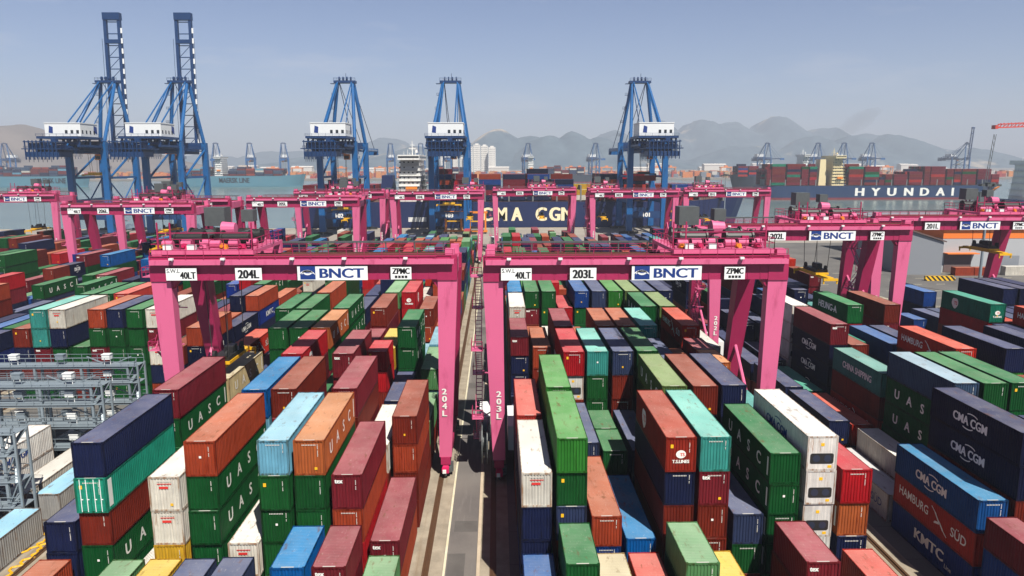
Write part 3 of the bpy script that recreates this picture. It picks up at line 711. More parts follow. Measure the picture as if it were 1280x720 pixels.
REST = MB()
def lit_roofcol(c): return tuple(0.95 * q ** 0.62 + 0.05 * d for q, d in zip(c, (0.6, 0.54, 0.46)))  # roof lifted above wall colour: sunlit-top tone painted in, with bleaching and dust
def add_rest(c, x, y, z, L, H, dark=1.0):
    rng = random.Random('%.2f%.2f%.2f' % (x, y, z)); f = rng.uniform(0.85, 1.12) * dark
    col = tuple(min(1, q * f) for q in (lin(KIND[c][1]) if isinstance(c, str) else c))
    REST.box(x - 1.21, x + 1.21, y + 0.01, y + L - 0.01, z + 0.03, z + H - 0.01, col, lit_roofcol(col))
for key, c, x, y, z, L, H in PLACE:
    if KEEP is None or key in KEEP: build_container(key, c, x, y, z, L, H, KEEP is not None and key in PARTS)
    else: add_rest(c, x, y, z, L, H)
# ------------------------------------------------------------------ pink rail gantry cranes
def gantry_sign(mb, x0, x1, z0, z1, y): mb.box(x0, x1, y - 0.05, y, z0, z1)
HW = 16.7
def make_gantry(number):
    r = empty('gantry_crane')
    g1 = MB(); g1.box(-HW, HW, -0.75, 0.75, 23.2, 25.8)
    for i in range(24): g1.box(-HW + 0.7 + i * 1.41, -HW + 0.76 + i * 1.41, -0.80, -0.752, 23.3, 25.0)
    for x in (-HW, HW): s = 1 if x < 0 else -1; g1.box(min(x, x + s * 2.2), max(x, x + s * 2.2), -0.82, -0.70, 23.1, 25.9)
    g1.build('front_girder', M['pinkdark'], r)
    g2 = MB(); g2.box(-HW, HW, 9.25, 10.75, 22.3, 24.75); g2.build('rear_girder', M['pinkdark'], r)
    for s in (-1, 1):
        e = MB(); e.box(s * 15.6 - 0.8, s * 15.6 + 0.8, 0.76, 9.24, 22.9, 24.7); e.box(s * 15.9 - 0.5, s * 15.9 + 0.5, -0.6, 0.6, 25.81, 26.5); e.box(s * 15.9 - 0.5, s * 15.9 + 0.5, 9.4, 10.6, 24.76, 25.9)
        e.build('end_tie', M['pink'], r)
    wk = MB(); wk.box(-HW + 0.3, HW - 0.3, -1.38, -0.76, 25.42, 25.5); wk.box(-HW + 0.3, HW - 0.3, -1.44, -1.385, 24.98, 25.52)
    for i in range(12): wk.beam((-15.4 + i * 2.8, -1.35, 25.35), (-15.4 + i * 2.8, -0.8, 24.9), 0.1)
    wkb = MB(); wkb.box(-HW + 0.3, HW - 0.3, 10.76, 11.9, 24.6, 24.68); wkb.box(-HW + 0.3, HW - 0.3, 11.86, 11.93, 24.3, 24.74)
    w1 = wk.build('walkway', M['pink'], r); w2 = wkb.build('walkway', M['pink'], r)
    hr = MB(); hr.rail((-HW + 0.4, -1.36, 25.5), (HW - 0.4, -1.36, 25.5), 1.1, 1.9, 0.035); hr.build('handrail', M['pinkdark'], w1)
    hr = MB(); hr.rail((-HW + 0.4, 11.85, 24.68), (HW - 0.4, 11.85, 24.68), 1.1, 1.9, 0.035); hr.build('handrail', M['pinkdark'], w2)
    tr = MB()
    for y, z in ((0.0, 25.81), (10.0, 24.76)): tr.box(-HW + 1, HW - 1, y - 0.09, y + 0.09, z, z + 0.17)
    tr.build('trolley_rail', M['railsteel'], r)
    cr = MB(); cr.box(-HW + 1.5, HW - 1.5, 10.9, 11.2, 26.0, 26.22)
    for i in range(9): cr.box(-14.5 + i * 3.6, -14.35 + i * 3.6, 10.95, 11.1, 24.69, 26.0)
    cr.build('cable_tray', M['greymetal'], r)
    for i, x in enumerate((-13.9, -8.4, -1.0, 4.6, 11.2)):
        l = MB(); l.box(x - 0.22, x + 0.22, -1.85, -1.5, 25.56, 25.78); l.beam((x, -1.6, 25.56), (x, -1.44, 25.4), 0.08); l.build('floodlight', M['whitebox'], r)
    for s in (-1, 1):
        f = MB(); xo = s * HW; xi = s * 14.55; bo = s * 15.75; bi = s * 14.35
        f.taper((min(bo, bi), max(bo, bi), -0.5, 0.5, 2.4), (min(xo, xi), max(xo, xi), -0.7, 0.7, 23.19)); f.build('front_leg', M['pink'], r)
        gs = MB(); gs.hexa([(xi, -0.5, 23.19), (xi, 0.5, 23.19), (xi - s * 0.75, 0.5, 23.19), (xi - s * 0.75, -0.5, 23.19), (xi - s * 0.0, -0.5, 22.2), (xi, 0.5, 22.2), (xi - s * 0.02, 0.5, 22.2), (xi - s * 0.02, -0.5, 22.2)])
        gs.build('gusset', M['pinkdark'], r)
        b = MB(); b.hexa([(min(bo, bi), 13.0, 2.4), (max(bo, bi), 13.0, 2.4), (max(bo, bi), 14.2, 2.4), (min(bo, bi), 14.2, 2.4), (min(xo, xi), 8.6, 23.19), (max(xo, xi), 8.6, 23.19), (max(xo, xi), 10.8, 23.19), (min(xo, xi), 10.8, 23.19)])
        b.build('rear_leg', M['pinkdark'], r)
        sb = MB(); sb.box(s * 15.05 - 0.55, s * 15.05 + 0.55, -0.6, 14.4, 1.5, 2.39); sb.build('sill_beam', M['pinkdark'], r)
        d = MB(); d.tube((s * 15.3, 11.2, 13.0), (s * 15.1, 0.55, 3.2), 0.22, 8); d.build('diagonal_brace', M['pink'], r)
        for y in (0.0, 13.6):
            bg_ = MB(); bg_.box(s * 15.05 - 0.4, s * 15.05 + 0.4, y - 1.3, y + 1.3, 0.75, 1.25); bg_.taper((s * 15.05 - 0.35, s * 15.05 + 0.35, y - 0.8, y + 0.8, 1.26), (s * 15.05 - 0.3, s * 15.05 + 0.3, y - 0.3, y + 0.3, 1.499))
            bb = bg_.build('bogie', M['bogie'], r)
            for q in (-0.85, 0.85):
                wq = MB(); wq.tube((s * 15.05 - 0.12, y + q, 0.55), (s * 15.05 + 0.12, y + q, 0.55), 0.36, 14); wq.build('wheel', M['greymetal'], bb)
            mo = MB(); mo.tube((s * 15.05 + 0.42, y - 0.9, 0.95), (s * 15.05 + 0.42, y + 0.7, 0.95), 0.3, 10); mo.box(s * 15.05 + 0.3, s * 15.05 + 0.85, y - 0.3, y + 0.3, 0.5, 1.6); mo.build('drive_motor', M['greymetal'], bb)
            lp = MB(); lp.box(s * 15.05 - 0.3, s * 15.05 + 0.1, y - 1.5, y - 1.32, 0.8, 1.2); lp.build('bumper', M['whitebox'], bb)
    # stairs and cabinets on the left leg
    stz = MB(); zz = [3.0, 7.0, 11.0, 15.0, 19.0, 23.4]; hand = MB()
    for i, z in enumerate(zz):
        y = 5.4 if i % 2 == 0 else 1.2
        stz.box(-18.1, -16.8, y - 0.9, y + 0.9, z, z + 0.08); hand.rail((-18.1, y - 0.9, z), (-18.1, y + 0.9, z), 1.1, 0.9, 0.035); hand.rail((-18.1, y - 0.9, z), (-16.85, y - 0.9, z), 1.1, 0.9, 0.04)
        stz.beam((-16.9, y, z + 0.04), (-15.5, y * 0.4 + 3, z + 0.04), 0.12)
        if i < len(zz) - 1:
            y2 = 1.2 if i % 2 == 0 else 5.4
            for q in (-17.0, -17.7): stz.beam((q, y, z + 0.1), (q, y2, zz[i + 1]), 0.09, 0.24)
            for t in range(11):
                a = (t + 0.5) / 11; stz.cb(-17.35, y + (y2 - y) * a, z + (zz[i + 1] - z) * a, 0.6, 0.22, 0.04)
            hand.beam((-17.7, y, z + 1.1), (-17.7, y2, zz[i + 1] + 1.0), 0.06)
    st_ = stz.build('stairway', M['pink'], r); hand.build('handrail', M['pinkdark'], st_)
    eh = MB(); eh.box(-17.4, -16.1, 4.0, 9.6, 2.9, 6.0); eh.box(-14.0, -12.9, 1.2, 8.5, 2.9, 5.8); eh.build('electrical_cabinet', M['whitebox'], r)
    rl = MB()
    for x in (-17.0, -16.4): rl.tube((x - 0.06, 2.2, 3.6), (x + 0.06, 2.2, 3.6), 2.5, 28)
    rl.tube((-16.94, 2.2, 3.6), (-16.46, 2.2, 3.6), 1.2, 20); rl.build('cable_reel', M['greymetal'], r)
    # boards with writing
    def board(name, x0, x1, z0, z1, fn):
        bm_ = MB(); bm_.box(x0, x1, -1.30, -1.23, z0, z1); bm_.box(x0 + 0.3, x0 + 0.4, -1.23, -0.76, z1 - 0.4, z1 - 0.3); bm_.box(x1 - 0.4, x1 - 0.3, -1.23, -0.76, z1 - 0.4, z1 - 0.3); bo_ = bm_.build(name, M['signwhite'], r)
        tm = MB(); fn(tm); tm.build('lettering', [M['black'], M['navyink']], bo_)
    Yt = -1.305; RT = (1, 0, 0); UP = (0, 0, 1)
    def s_swl(t): put_text(t, 'S.W.L', (-13.95, Yt, 24.34), RT, UP, 0.42, 1.4); put_text(t, '40LT', (-12.4, Yt, 23.85), RT, UP, 0.72, 1.65, bold=0.05)
    board('load_sign', -14.75, -11.45, 23.3, 24.62, s_swl)
    board('number_sign', -7.3, -4.45, 23.3, 24.62, lambda t: put_text(t, number, (-5.88, Yt, 23.96), RT, UP, 0.9, 2.2, bold=0.06))
    def s_bn(t):
        t.box(-0.30, 1.35, Yt - 0.012, Yt, 23.35, 24.8, mi=1)
        put_text(t, 'BNCT', (4.2, Yt, 24.03), RT, UP, 1.02, 4.75, mi=1, bold=0.05)
    board('terminal_sign', -0.6, 7.0, 23.25, 24.8, s_bn)
    sw = MB()
    for a0, a1, rr, cx, cz in ((0.1, 0.95, 0.62, 0.5, 23.85), (1.05, 1.9, 0.55, 0.52, 24.3), (0.15, 0.85, 0.95, 0.45, 23.6)):
        n = 9
        for i in range(n):
            t0 = math.pi * (a0 + (a1 - a0) * i / n); t1 = math.pi * (a0 + (a1 - a0) * (i + 1) / n)
            wdt = 0.16 * math.sin(math.pi * (i + 0.5) / n) + 0.04
            sw.beam((cx + rr * math.cos(t0), Yt - 0.016, cz + rr * 0.7 * math.sin(t0)), (cx + rr * math.cos(t1), Yt - 0.016, cz + rr * 0.7 * math.sin(t1)), 0.012, wdt)
    sgn = [o for o in r.children if o.name.startswith('terminal_sign')][0]
    sw.build('emblem', M['signwhite'], sgn)
    def s_zp(t):
        put_text(t, 'ZPMC', (10.62, Yt, 24.22), RT, UP, 0.62, 1.85, bold=0.07)
        for i in range(4): t.box(9.95 + i * 0.36, 10.22 + i * 0.36, Yt - 0.012, Yt, 23.45, 23.72)
    board('maker_sign', 9.5, 11.75, 23.3, 24.65, s_zp)
    ln = MB()
    for s in (-1, 1):
        x = s * 15.0 + (0.05 if s > 0 else -0.05)
        for i, ch in enumerate(number): put_text(ln, ch, (x, -0.64, 10.3 - i * 0.86), RT, UP, 0.66, 0.5, bold=0.05)
    ln.build('leg_number', M['white'], r)
    return r

def make_trolley(r, x, spread_z=None, seed=0, box=False):
    rng = random.Random(seed)
    t = MB(); t.box(x - 5.5, x + 5.5, -0.5, 0.5, 26.0, 26.5); t.box(x - 5.5, x + 5.5, 9.5, 10.5, 24.95, 26.5)
    for q in (-5.2, -1.8, 1.8, 5.2): t.box(x + q - 0.3, x + q + 0.3, 0.51, 9.49, 26.05, 26.45)
    tf = t.build('trolley_frame', M['pink'], r)
    hr = MB()
    for y in (-0.5, 10.5): hr.rail((x - 5.5, y, 26.5), (x + 5.5, y, 26.5), 1.2, 1.5, 0.04)
    for q in (-5.5, 5.5): hr.rail((x + q, -0.5, 26.5), (x + q, 10.5, 26.5), 1.2, 1.5, 0.04)
    hr.build('handrail', M['pinkdark'], tf)
    for (y, q) in ((3.0, -2.6), (3.0, 2.6), (7.0, -2.6), (7.0, 2.6)):
        d = MB(); d.tube((x + q - 1.4, y, 27.4), (x + q + 1.4, y, 27.4), 0.75, 16); d.tube((x + q - 1.6, y, 27.4), (x + q - 1.4, y, 27.4), 0.95, 16); d.tube((x + q + 1.4, y, 27.4), (x + q + 1.6, y, 27.4), 0.95, 16); d.box(x + q - 1.4, x + q + 1.4, y - 0.5, y + 0.5, 26.46, 26.7)
        d.build('hoist_drum', M['darkmetal'], tf)
    for i in range(6):
        mo = MB(); a = x - 4.8 + i * 1.75; y = 0.9 + (i % 3) * 0.8; mo.tube((a, y, 27.0), (a + 1.1, y, 27.0), 0.42, 12); mo.box(a, a + 1.1, y - 0.3, y + 0.3, 26.51, 26.6); mo.build('hoist_motor', M['pink'], tf)
    for i in range(4):
        mo = MB(); a = x - 4.0 + i * 2.3; y = 5.0 + (i % 2) * 0.7; h = 26.9 + (i % 2) * 0.7; mo.tube((a, y - 0.9, h), (a, y + 0.9, h), 0.55, 12); mo.cb(a, y, (26.46 + h) / 2, 0.5, 0.9, h - 26.46); mo.build('travel_motor', M['greymetal'], tf)
    mo = MB(); mo.tube((x + 0.2, 5.4, 28.3), (x + 1.7, 5.4, 28.3), 0.85, 14, 0.7); mo.box(x + 0.3, x + 1.5, 4.9, 5.9, 26.46, 27.7); mo.build('main_motor', M['pink'], tf)
    for i in range(5):
        gb = MB(); a = x - 4.4 + i * 2.1; y = 0.5 + 0.3 * (i % 2); gb.hexa([(a - .4, y - .3, 26.51), (a + .4, y - .3, 26.51), (a + .4, y + .35, 26.51), (a - .4, y + .35, 26.51), (a - .25, y - .2, 27.1), (a + .3, y - .2, 27.0), (a + .3, y + .25, 27.0), (a - .25, y + .25, 27.1)]); gb.tube((a - 0.1, y - 0.5, 26.85), (a - 0.1, y - 0.1, 26.85), 0.2, 8); gb.build('gearbox', M[('orange', 'bogie', 'pink', 'orange', 'bogie')[i]], tf)
    for q in (-3.8, -1.2):
        cb_ = MB(); cb_.cb(x + q, -0.2, 26.8, 0.9, 0.5, 0.55); cb_.build('resistor_box', M['whitebox'], tf)
    for i in range(7):
        cb_ = MB(); a = x + rng.uniform(-5, 5); y = rng.uniform(1.5, 9.0); h = rng.uniform(0.5, 1.3); cb_.cb(a, y, 26.46 + h / 2, rng.uniform(0.4, 0.9), rng.uniform(0.4, 0.9), h); cb_.build('junction_box', M[rng.choice(('greymetal', 'darkmetal', 'bogie', 'pinkdark'))], tf)
    for i in range(4):
        cb_ = MB(); a = x - 4.5 + i * 3; b = a + rng.uniform(0.8, 2.0); y = rng.uniform(2, 8); cb_.tube((a, y, 27.0), (a, y, 28.2), 0.05, 5); cb_.tube((a, y, 28.2), (b, y, 28.2), 0.05, 5); cb_.tube((b, y, 28.2), (b, y, 26.5), 0.05, 5); cb_.build('conduit', M['darkmetal'], tf)
    ca = MB(); ca.box(x - 2.9, x - 0.5, 8.0, 10.2, 28.4, 30.6); ca.build('machinery_cabinet', M['greymetal'], tf)
    ca = MB(); ca.box(x + 1.4, x + 2.8, 8.2, 9.8, 28.9, 30.3); ca.build('machinery_cabinet', M['greymetal'], tf)
    for px, py, h in ((-2.6, 8.3, 28.39), (-0.8, 9.9, 28.39), (1.6, 8.4, 28.89), (2.6, 9.6, 28.89)): po = MB(); po.box(x + px - 0.1, x + px + 0.1, py - 0.1, py + 0.1, 26.51, h); po.build('support_post', M['pinkdark'], tf)
    po = MB()
    for q in (-5.3, -3.9, 5.0): po.box(x + q - 0.07, x + q + 0.07, 0.8, 0.94, 26.46, 29.4)
    po.box(x - 5.3, x + 5.0, 0.82, 0.92, 28.2, 28.3)
    po.build('support_frame', M['pinkdark'], tf)
    if spread_z:
        rp = MB()
        for sx in (-1, 1):
            for y in (2.5, 7.5): rp.tube((x + sx * 0.9, y, spread_z + 1.3), (x + sx * 1.3, y, 26.0), 0.05, 6)
        rp.build('hoist_rope', M['rope'], r)
        s = MB(); z = spread_z
        s.box(x - 0.5, x + 0.5, -1.0, 11.1, z, z + 0.45); s.box(x - 1.2, x + 1.2, -1.1, -0.75, z - 0.1, z + 0.3); s.box(x - 1.2, x + 1.2, 10.85, 11.2, z - 0.1, z + 0.3)
        s.box(x - 1.1, x + 1.1, 2.2, 7.8, z + 0.46, z + 0.8)
        for q in (-1.1, 1.1):
            for y in (-0.9, 11.0): s.box(x + q - 0.1, x + q + 0.1, y - 0.1, y + 0.1, z - 0.6, z - 0.11)
        so_ = s.build('spreader', M['yellow'], r)
        hb = MB(); hb.box(x - 1.0, x + 1.0, 2.4, 7.6, z + 0.81, z + 1.3)
        for q in (-0.7, 0.7):
            for y in (2.7, 7.3): hb.tube((x + q - 0.1, y, z + 1.5), (x + q + 0.1, y, z + 1.5), 0.5, 12)
        hb.cb(x + 0.3, 5, z + 1.7, 1.0, 1.6, 0.8)
        hb.build('head_block', M['darkmetal'], so_)

def gantry(number, k, y, tx, spread=None, label=''):
    r = make_gantry(number) ; make_trolley(r, tx, spread, seed=k * 7 + int(y))
    r.location = (CX0 + HW + CXP * k, y, 0)
    return tag(r, label, 'gantry crane', 'pink rail mounted gantry cranes')
GANTRIES = [
 ('204L', -1, 79.3, -11.0, 12.4, 'pink gantry crane with board 204L, near crane left of the central road'),
 ('203L', 0, 78.2, 9.6, None, 'pink gantry crane with board 203L, near crane right of the central road'),
 ('202L', 1, 117.3, 3.6, 16.6, 'pink gantry crane with board 202L, behind the near right crane'),
 ('201L', 2, 135.0, 8.9, 18.4, 'pink gantry crane with board 201L, before the grey warehouse'),
 ('206L', -3, 186.7, 6.0, 14.0, 'pink gantry crane at far left, nearer of two in its block'),
 ('206L', -3, 212.0, -3.5, 16.0, 'pink gantry crane at far left, farther of two in its block'),
 ('205L', -2, 217.1, 12.0, None, 'pink gantry crane standing before the open grey water, left of centre'),
 ('205L', -2, 268.0, 1.5, 15.0, 'pink gantry crane below the third blue quay crane, behind its neighbour'),
 ('204L', -1, 259.0, 11.5, 16.0, 'pink gantry crane in front of the white ship bridge'),
 ('203L', 0, 288.4, 3.0, 14.0, 'pink gantry crane in front of the big cream hull letters'),
 ('202L', 1, 270.1, -11.0, 15.0, 'pink gantry crane below the rightmost near blue quay crane'),
 ('201L', 2, 274.8, -7.0, 14.0, 'pink gantry crane in front of the moored ship bow'),
 ('208L', -5, 251.0, 6.0, 13.0, 'pink gantry crane cut by the left picture edge'),
]
for a in GANTRIES: gantry(*a)
# ------------------------------------------------------------------ blue ship to shore cranes (origin: landside rail, +y to the water)
def make_sts(boom_up, trolley_y, spread_z, number=None, hold=False, detail=True):
    r = empty('quay_crane'); B, D = M['stsblue'], M['stsdark']
    X = 8.7
    for y in (0.0, 30.5):
        for s in (-1, 1):
            l = MB(); l.taper((s * X - 1.5, s * X + 1.5, y - 1.3, y + 1.3, 1.8), (s * X - 1.3, s * X + 1.3, y - 1.2, y + 1.2, 46.5)); l.build('leg', B, r)
            bo = MB()
            for q in (-2.6, 2.6): bo.cb(s * X + q * 1.0, y, 0.9, 4.6, 1.1, 1.1)
            bo.cb(s * X, y, 1.6, 5.0, 0.9, 0.4); bo.build('bogie', M['darkmetal'], r)
        sb = MB(); sb.box(-X + 1.52, X - 1.52, y - 0.7, y + 0.7, 8.2, 11.6)
        if number and y == 0: put_text(sb, number, (0.0, -0.72, 9.9), (1, 0, 0), (0, 0, 1), 2.0, mi=1, bold=0.06)
        sb.build('sill_beam', [D, M['white']], r)
    for s in (-1, 1):
        p = MB(); p.box(s * X - 0.6, s * X + 0.6, 1.31, 29.19, 15.5, 18.0); p.build('portal_beam', B, r)
        u = MB(); u.box(s * X - 0.35, s * X + 0.35, 1.31, 29.19, 28.3, 29.4); u.build('tie_beam', B, r)
        d = MB(); d.tube((s * X, 29.4, 42.5), (s * X, 1.2, 28.0), 0.55, 10); d.tube((s * X, 29.4, 29.0), (s * X, 16, 18.0), 0.35, 8); d.tube((s * X, 1.2, 28.0), (s * X, 14, 18.0), 0.35, 8); d.build('diagonal_brace', B, r)
    for y in (0, 30.5):
        c = MB(); c.box(-X + 1.32, X - 1.32, y - 0.7, y + 0.7, 43.2, 46.6); c.build('cross_beam', D, r)
    gl = MB()
    for s in (-1, 1): gl.box(s * 3.6 - 0.7, s * 3.6 + 0.7, -33, 34, 40.6, 43.18)
    for i in range(14): gl.box(-3.0, 3.0, -32.6 + i * 4.9, -32.2 + i * 4.9, 42.0, 42.5)
    gg = gl.build('main_girder', D, r)
    wk = MB()
    for s in (-1, 1): wk.box(s * 5.0 - 0.7, s * 5.0 + 0.7, -35, 34, 42.0, 42.12); wk.rail((s * 5.7, -35, 42.1), (s * 5.7, 34, 42.1), 1.2, 3.0, 0.06)
    wk.box(-8.5, 8.5, -36, -22, 42.1, 42.5); wk.rail((-7.5, -36, 42.3), (7.5, -36, 42.3), 1.2, 2.5, 0.06); wk.rail((-7.5, -36, 42.3), (-7.5, -24, 42.3), 1.2, 2.5, 0.06); wk.rail((7.5, -36, 42.3), (7.5, -24, 42.3), 1.2, 2.5, 0.06)
    wk.build('walkway', D, r)
    bk = MB(); bk.box(-7.2, 7.2, -35.5, -25.5, 38.8, 41.0)
    for i in range(9): bk.box(-7 + i * 1.7, -6.7 + i * 1.7, -36.2, -35.6, 37.6, 46.0)
    bk.box(-7.5, 7.5, -36, -30, 45.2, 45.6); bk.box(-6.5, -2.0, -34, -26, 42.51, 44.9); bk.box(1.0, 6.5, -33, -27, 42.51, 44.2); bk.build('backreach_platform', D, r)
    hs = MB(); hs.box(-8.2, 8.2, -18, -3.5, 48.3, 54.2); hs.box(-8.4, 8.4, -18.2, -3.3, 54.21, 54.6); h = hs.build('machinery_house', M['whitebox'], r)
    wn = MB()
    for i in range(4): wn.box(8.21, 8.26, -17 + i * 3.3, -15.9 + i * 3.3, 49.6, 51.2)
    for i in range(3): wn.box(1.0 + i * 2.6, 2.2 + i * 2.6, -18.06, -18.01, 49.6, 51.2)
    wn.build('window', M['glass'], h)
    lg = MB(); lg.hexa([(8.21, -7.0, 50.6), (8.26, -7.0, 50.6), (8.26, -4.0, 49.6), (8.21, -4.0, 49.6), (8.21, -6.6, 53.6), (8.26, -6.6, 53.6), (8.26, -4.0, 53.0), (8.21, -4.0, 53.0)]); lg.hexa([(-6.5, -18.07, 50), (-4.6, -18.07, 49.8), (-4.6, -18.01, 49.8), (-6.5, -18.01, 50), (-6.1, -18.07, 53.2), (-4.4, -18.07, 52.6), (-4.4, -18.01, 52.6), (-6.1, -18.01, 53.2)]); lg.build('emblem', M['navyink'], h)
    fl = MB(); fl.box(-9.4, 9.4, -23, -1.5, 47.2, 48.29); fl.rail((-9.4, -23.4, 48.2), (9.4, -23.4, 48.2), 1.2, 3, 0.06)
    for q in (-8.6, -3.6, 3.6, 8.6):
        for y in (-21, -12, -3): fl.box(q - 0.4, q + 0.4, y - 0.4, y + 0.4, 43.2, 47.19)
    fl.box(-9.2, 9.2, -21.3, -20.7, 44.6, 45.4); fl.box(-9.2, 9.2, -3.3, -2.7, 44.6, 45.4); fl.box(-9.3, -8.2, -22, -2, 43.4, 44.4); fl.box(8.2, 9.3, -22, -2, 43.4, 44.4); fl.build('house_deck', D, r)
    rc = random.Random(7); cl = MB()
    for q in range(26): cl.cb(rc.uniform(-7.5, 7.5), rc.uniform(-33, 31), rc.uniform(43.4, 46.5), rc.uniform(0.6, 2.4), rc.uniform(0.6, 2.4), rc.uniform(0.5, 1.8))
    for q in range(10): cl.beam((-8.0, -32 + q * 6.4, 42.2), (8.0, -29 + q * 6.4, 42.2), 0.4)
    for s in (-1, 1): cl.rail((s * 8.6, -21, 43.2), (s * 8.6, 30, 43.2), 1.2, 2.5, 0.07); cl.box(s * 8.2 - 0.5, s * 8.2 + 0.5, -21, 29, 42.9, 43.1)
    for q in range(18): cl.beam((-6.8, -34 + q * 1.1, 36.5 + (q % 3)), (-6.8, -34 + q * 1.1, 41.8), 0.16); cl.beam((6.2, -34 + q * 1.1, 38 + (q % 2)), (6.2, -34 + q * 1.1, 41.8), 0.16)
    cl.build('service_equipment', D, r)
    AP = (0, 26.5, 78.0)
    for s in (-1, 1):
        a = MB(); a.tube((s * X, 30.0, 46.4), (s * 4.2, 27.2, 77.0), 0.95, 10); a.build('apex_leg', B, r)
        a = MB(); a.tube((s * X, 1.0, 46.4), (s * 4.0, 25.6, 77.0), 0.85, 10); a.build('apex_strut', B, r)
        t = MB(); t.tube((s * 3.8, -24, 43.0), (s * 3.6, 25.5, 78.0), 0.34, 8); t.tube((s * 5.2, -12, 44), (s * 3.6, 25.7, 76.0), 0.22, 8); t.build('back_stay', B, r)
        for q in range(4):
            pf = MB(); zq = 50 + q * 7; f = (zq - 46.4) / 30.6; xx = s * (X - (X - 4.2) * f) + (-1.4); pf.cb(xx, 30.0 - 2.8 * f, zq, 2.0, 1.6, 0.15); pf.rail((xx - 1, 29.2 - 2.8 * f, zq), (xx + 1, 29.2 - 2.8 * f, zq), 1.1, 1, 0.06)
            if s < 0: pf.build('platform', D, r)
    tp = MB(); tp.box(-5.6, 5.6, 24.2, 29.0, 77.0, 78.2); tp.rail((-5.6, 24.2, 78.2), (5.6, 24.2, 78.2), 1.3, 2, 0.07); tp.box(-7.6, -5.6, 25.5, 27.5, 76.6, 76.9)
    for q in (-3, -1, 1, 3): tp.tube((q - 0.3, 26.5, 79.3), (q + 0.3, 26.5, 79.3), 1.0, 12)
    tp.tube((0.5, 26.5, 78.2), (0.5, 26.5, 82.0), 0.12, 6); tp.build('apex_platform', D, r)
    bm = MB(); wb = MB()
    if boom_up:
        f = lambda q: (33.5 + q * 0.045, 43.2 + q * 0.998)
        LB = 70
    else:
        f = lambda q: (34.2 + q, 43.0 + q * 0.012); LB = 64
    for s in (-1, 1):
        for a in range(0, LB, 13):
            y0, z0 = f(a); y1, z1 = f(min(a + 13, LB)); bm.beam((s * 3.6, y0, z0), (s * 3.6, y1, z1), 1.5, 1.9)
        n = int(LB / 5.4)
        for i in range(n):
            y0, z0 = f(3 + i * 5.2); y1, z1 = f(5.6 + i * 5.2)
            if s > 0: wb.beam((s * 4.9, y0 - 0.9 if boom_up else y0, z0), (s * 4.9, y1 - 0.9 if boom_up else y1, z1), 0.9, 0.16)
        if boom_up:
            y0, z0 = f(1); y1, z1 = f(LB * 0.82); bm.beam((s * 5.4, y0 - 0.8, z0), (s * 5.4, y1 - 0.8, z1), 0.16)
    for i in range(0, LB + 1, 6):
        y0, z0 = f(i); bm.beam((-3.0, y0, z0), (3.0, y0, z0), 0.45)
        if i + 6 <= LB and i < LB * 0.75: y1, z1 = f(i + 6); bm.beam((-3.0, y0, z0), (3.0, y1, z1), 0.25)
    y0, z0 = f(LB); bm.box(-4.4, 4.4, y0 - 1.5, y0 + 1.5, z0 - 3, z0 + 0.6)
    y0, z0 = f(LB * 0.80); bm.cb(0, y0 - (0.5 if boom_up else 0), z0, 8.4, 1.6, 2.0)
    bo = bm.build('boom', B if not boom_up else D, r); wb.build('boom_walkway', M['whitebox'], bo)
    fs_ = MB()
    for s in (-1, 1):
        y1, z1 = f(LB * (0.45 if not boom_up else 0.40)); y2, z2 = f(LB * 0.9)
        fs_.tube((s * 3.4, 27.4, 77.6), (s * 3.4, y1, z1), 0.18, 6)
        if not boom_up: fs_.tube((s * 3.4, 27.4, 78.0), (s * 3.4, y2, z2), 0.18, 6)
    fs_.build('fore_stay', M['stsdark'], r)
    ty = trolley_y
    cb_ = MB(); cb_.box(1.4, 4.2, ty - 1.5, ty + 1.5, 37.6, 40.4); cb_.box(-4.0, 4.0, ty - 3, ty + 3, 40.6, 41.55); cab = cb_.build('trolley_cab', M['orange'], r)
    cw = MB(); cw.box(1.6, 4.0, ty - 1.56, ty - 1.51, 38.0, 39.6); cw.build('window', M['glass'], cab)
    rp = MB()
    for sx in (-1, 1):
        for q in (-1, 1): rp.tube((sx * 1.6, ty + q, spread_z + 1), (sx * 2.2, ty + q, 40.6), 0.09, 5)
    rp.build('hoist_rope', M['rope'], r)
    sp = MB(); sp.box(-6.0, 6.0, ty - 0.6, ty + 0.6, spread_z, spread_z + 0.6); sp.box(-3, 3, ty - 1.1, ty + 1.1, spread_z + 0.6, spread_z + 1.5)
    for sx in (-6, 6): sp.box(sx - 0.25, sx + 0.25, ty - 1.2, ty + 1.2, spread_z - 0.3, spread_z + 0.5)
    sp.build('spreader', M['yellow'] if not hold else M['darkmetal'], r)
    sw = MB()
    for i in range(8): sw.cb(X + 1.3, 0.2, 6 + i * 4.6, 1.7, 2.2, 0.12); sw.rail((X + 2.1, -0.9, 6 + i * 4.6), (X + 2.1, 1.3, 6 + i * 4.6), 1.1, 1.1, 0.06); sw.beam((X + 1.3, -0.9 if i % 2 else 1.2, 6 + i * 4.6), (X + 1.3, 1.2 if i % 2 else -0.9, 10.4 + i * 4.6 if i < 7 else 41.9), 0.6, 0.12)
    sw.build('stair_tower', D, r)
    return r
LS = 365.0
def place_sts(x, up, ty, sz, num, lab, hold=False):
    r = make_sts(up, ty, sz, num, hold); r.location = (x, LS, 0); tag(r, lab, 'quay crane', 'blue ship to shore cranes on the near quay'); return r
place_sts(-201.0, True, 6, 30, None, 'blue quay crane with raised boom, leftmost of the two raised')
place_sts(-164.0, True, 12, 20, None, 'blue quay crane with raised boom, right one of the raised pair')
place_sts(-78.5, False, 10, 12, '102', 'blue quay crane with lowered boom, standing left of the white ship bridge')
place_sts(-23.5, False, -3, 15, '103', 'blue quay crane with lowered boom, left of the big cream hull letters')
s5 = place_sts(76.0, False, 9, 29.8, '101', 'blue quay crane with lowered boom, holding a container, right of the hull letters', True)
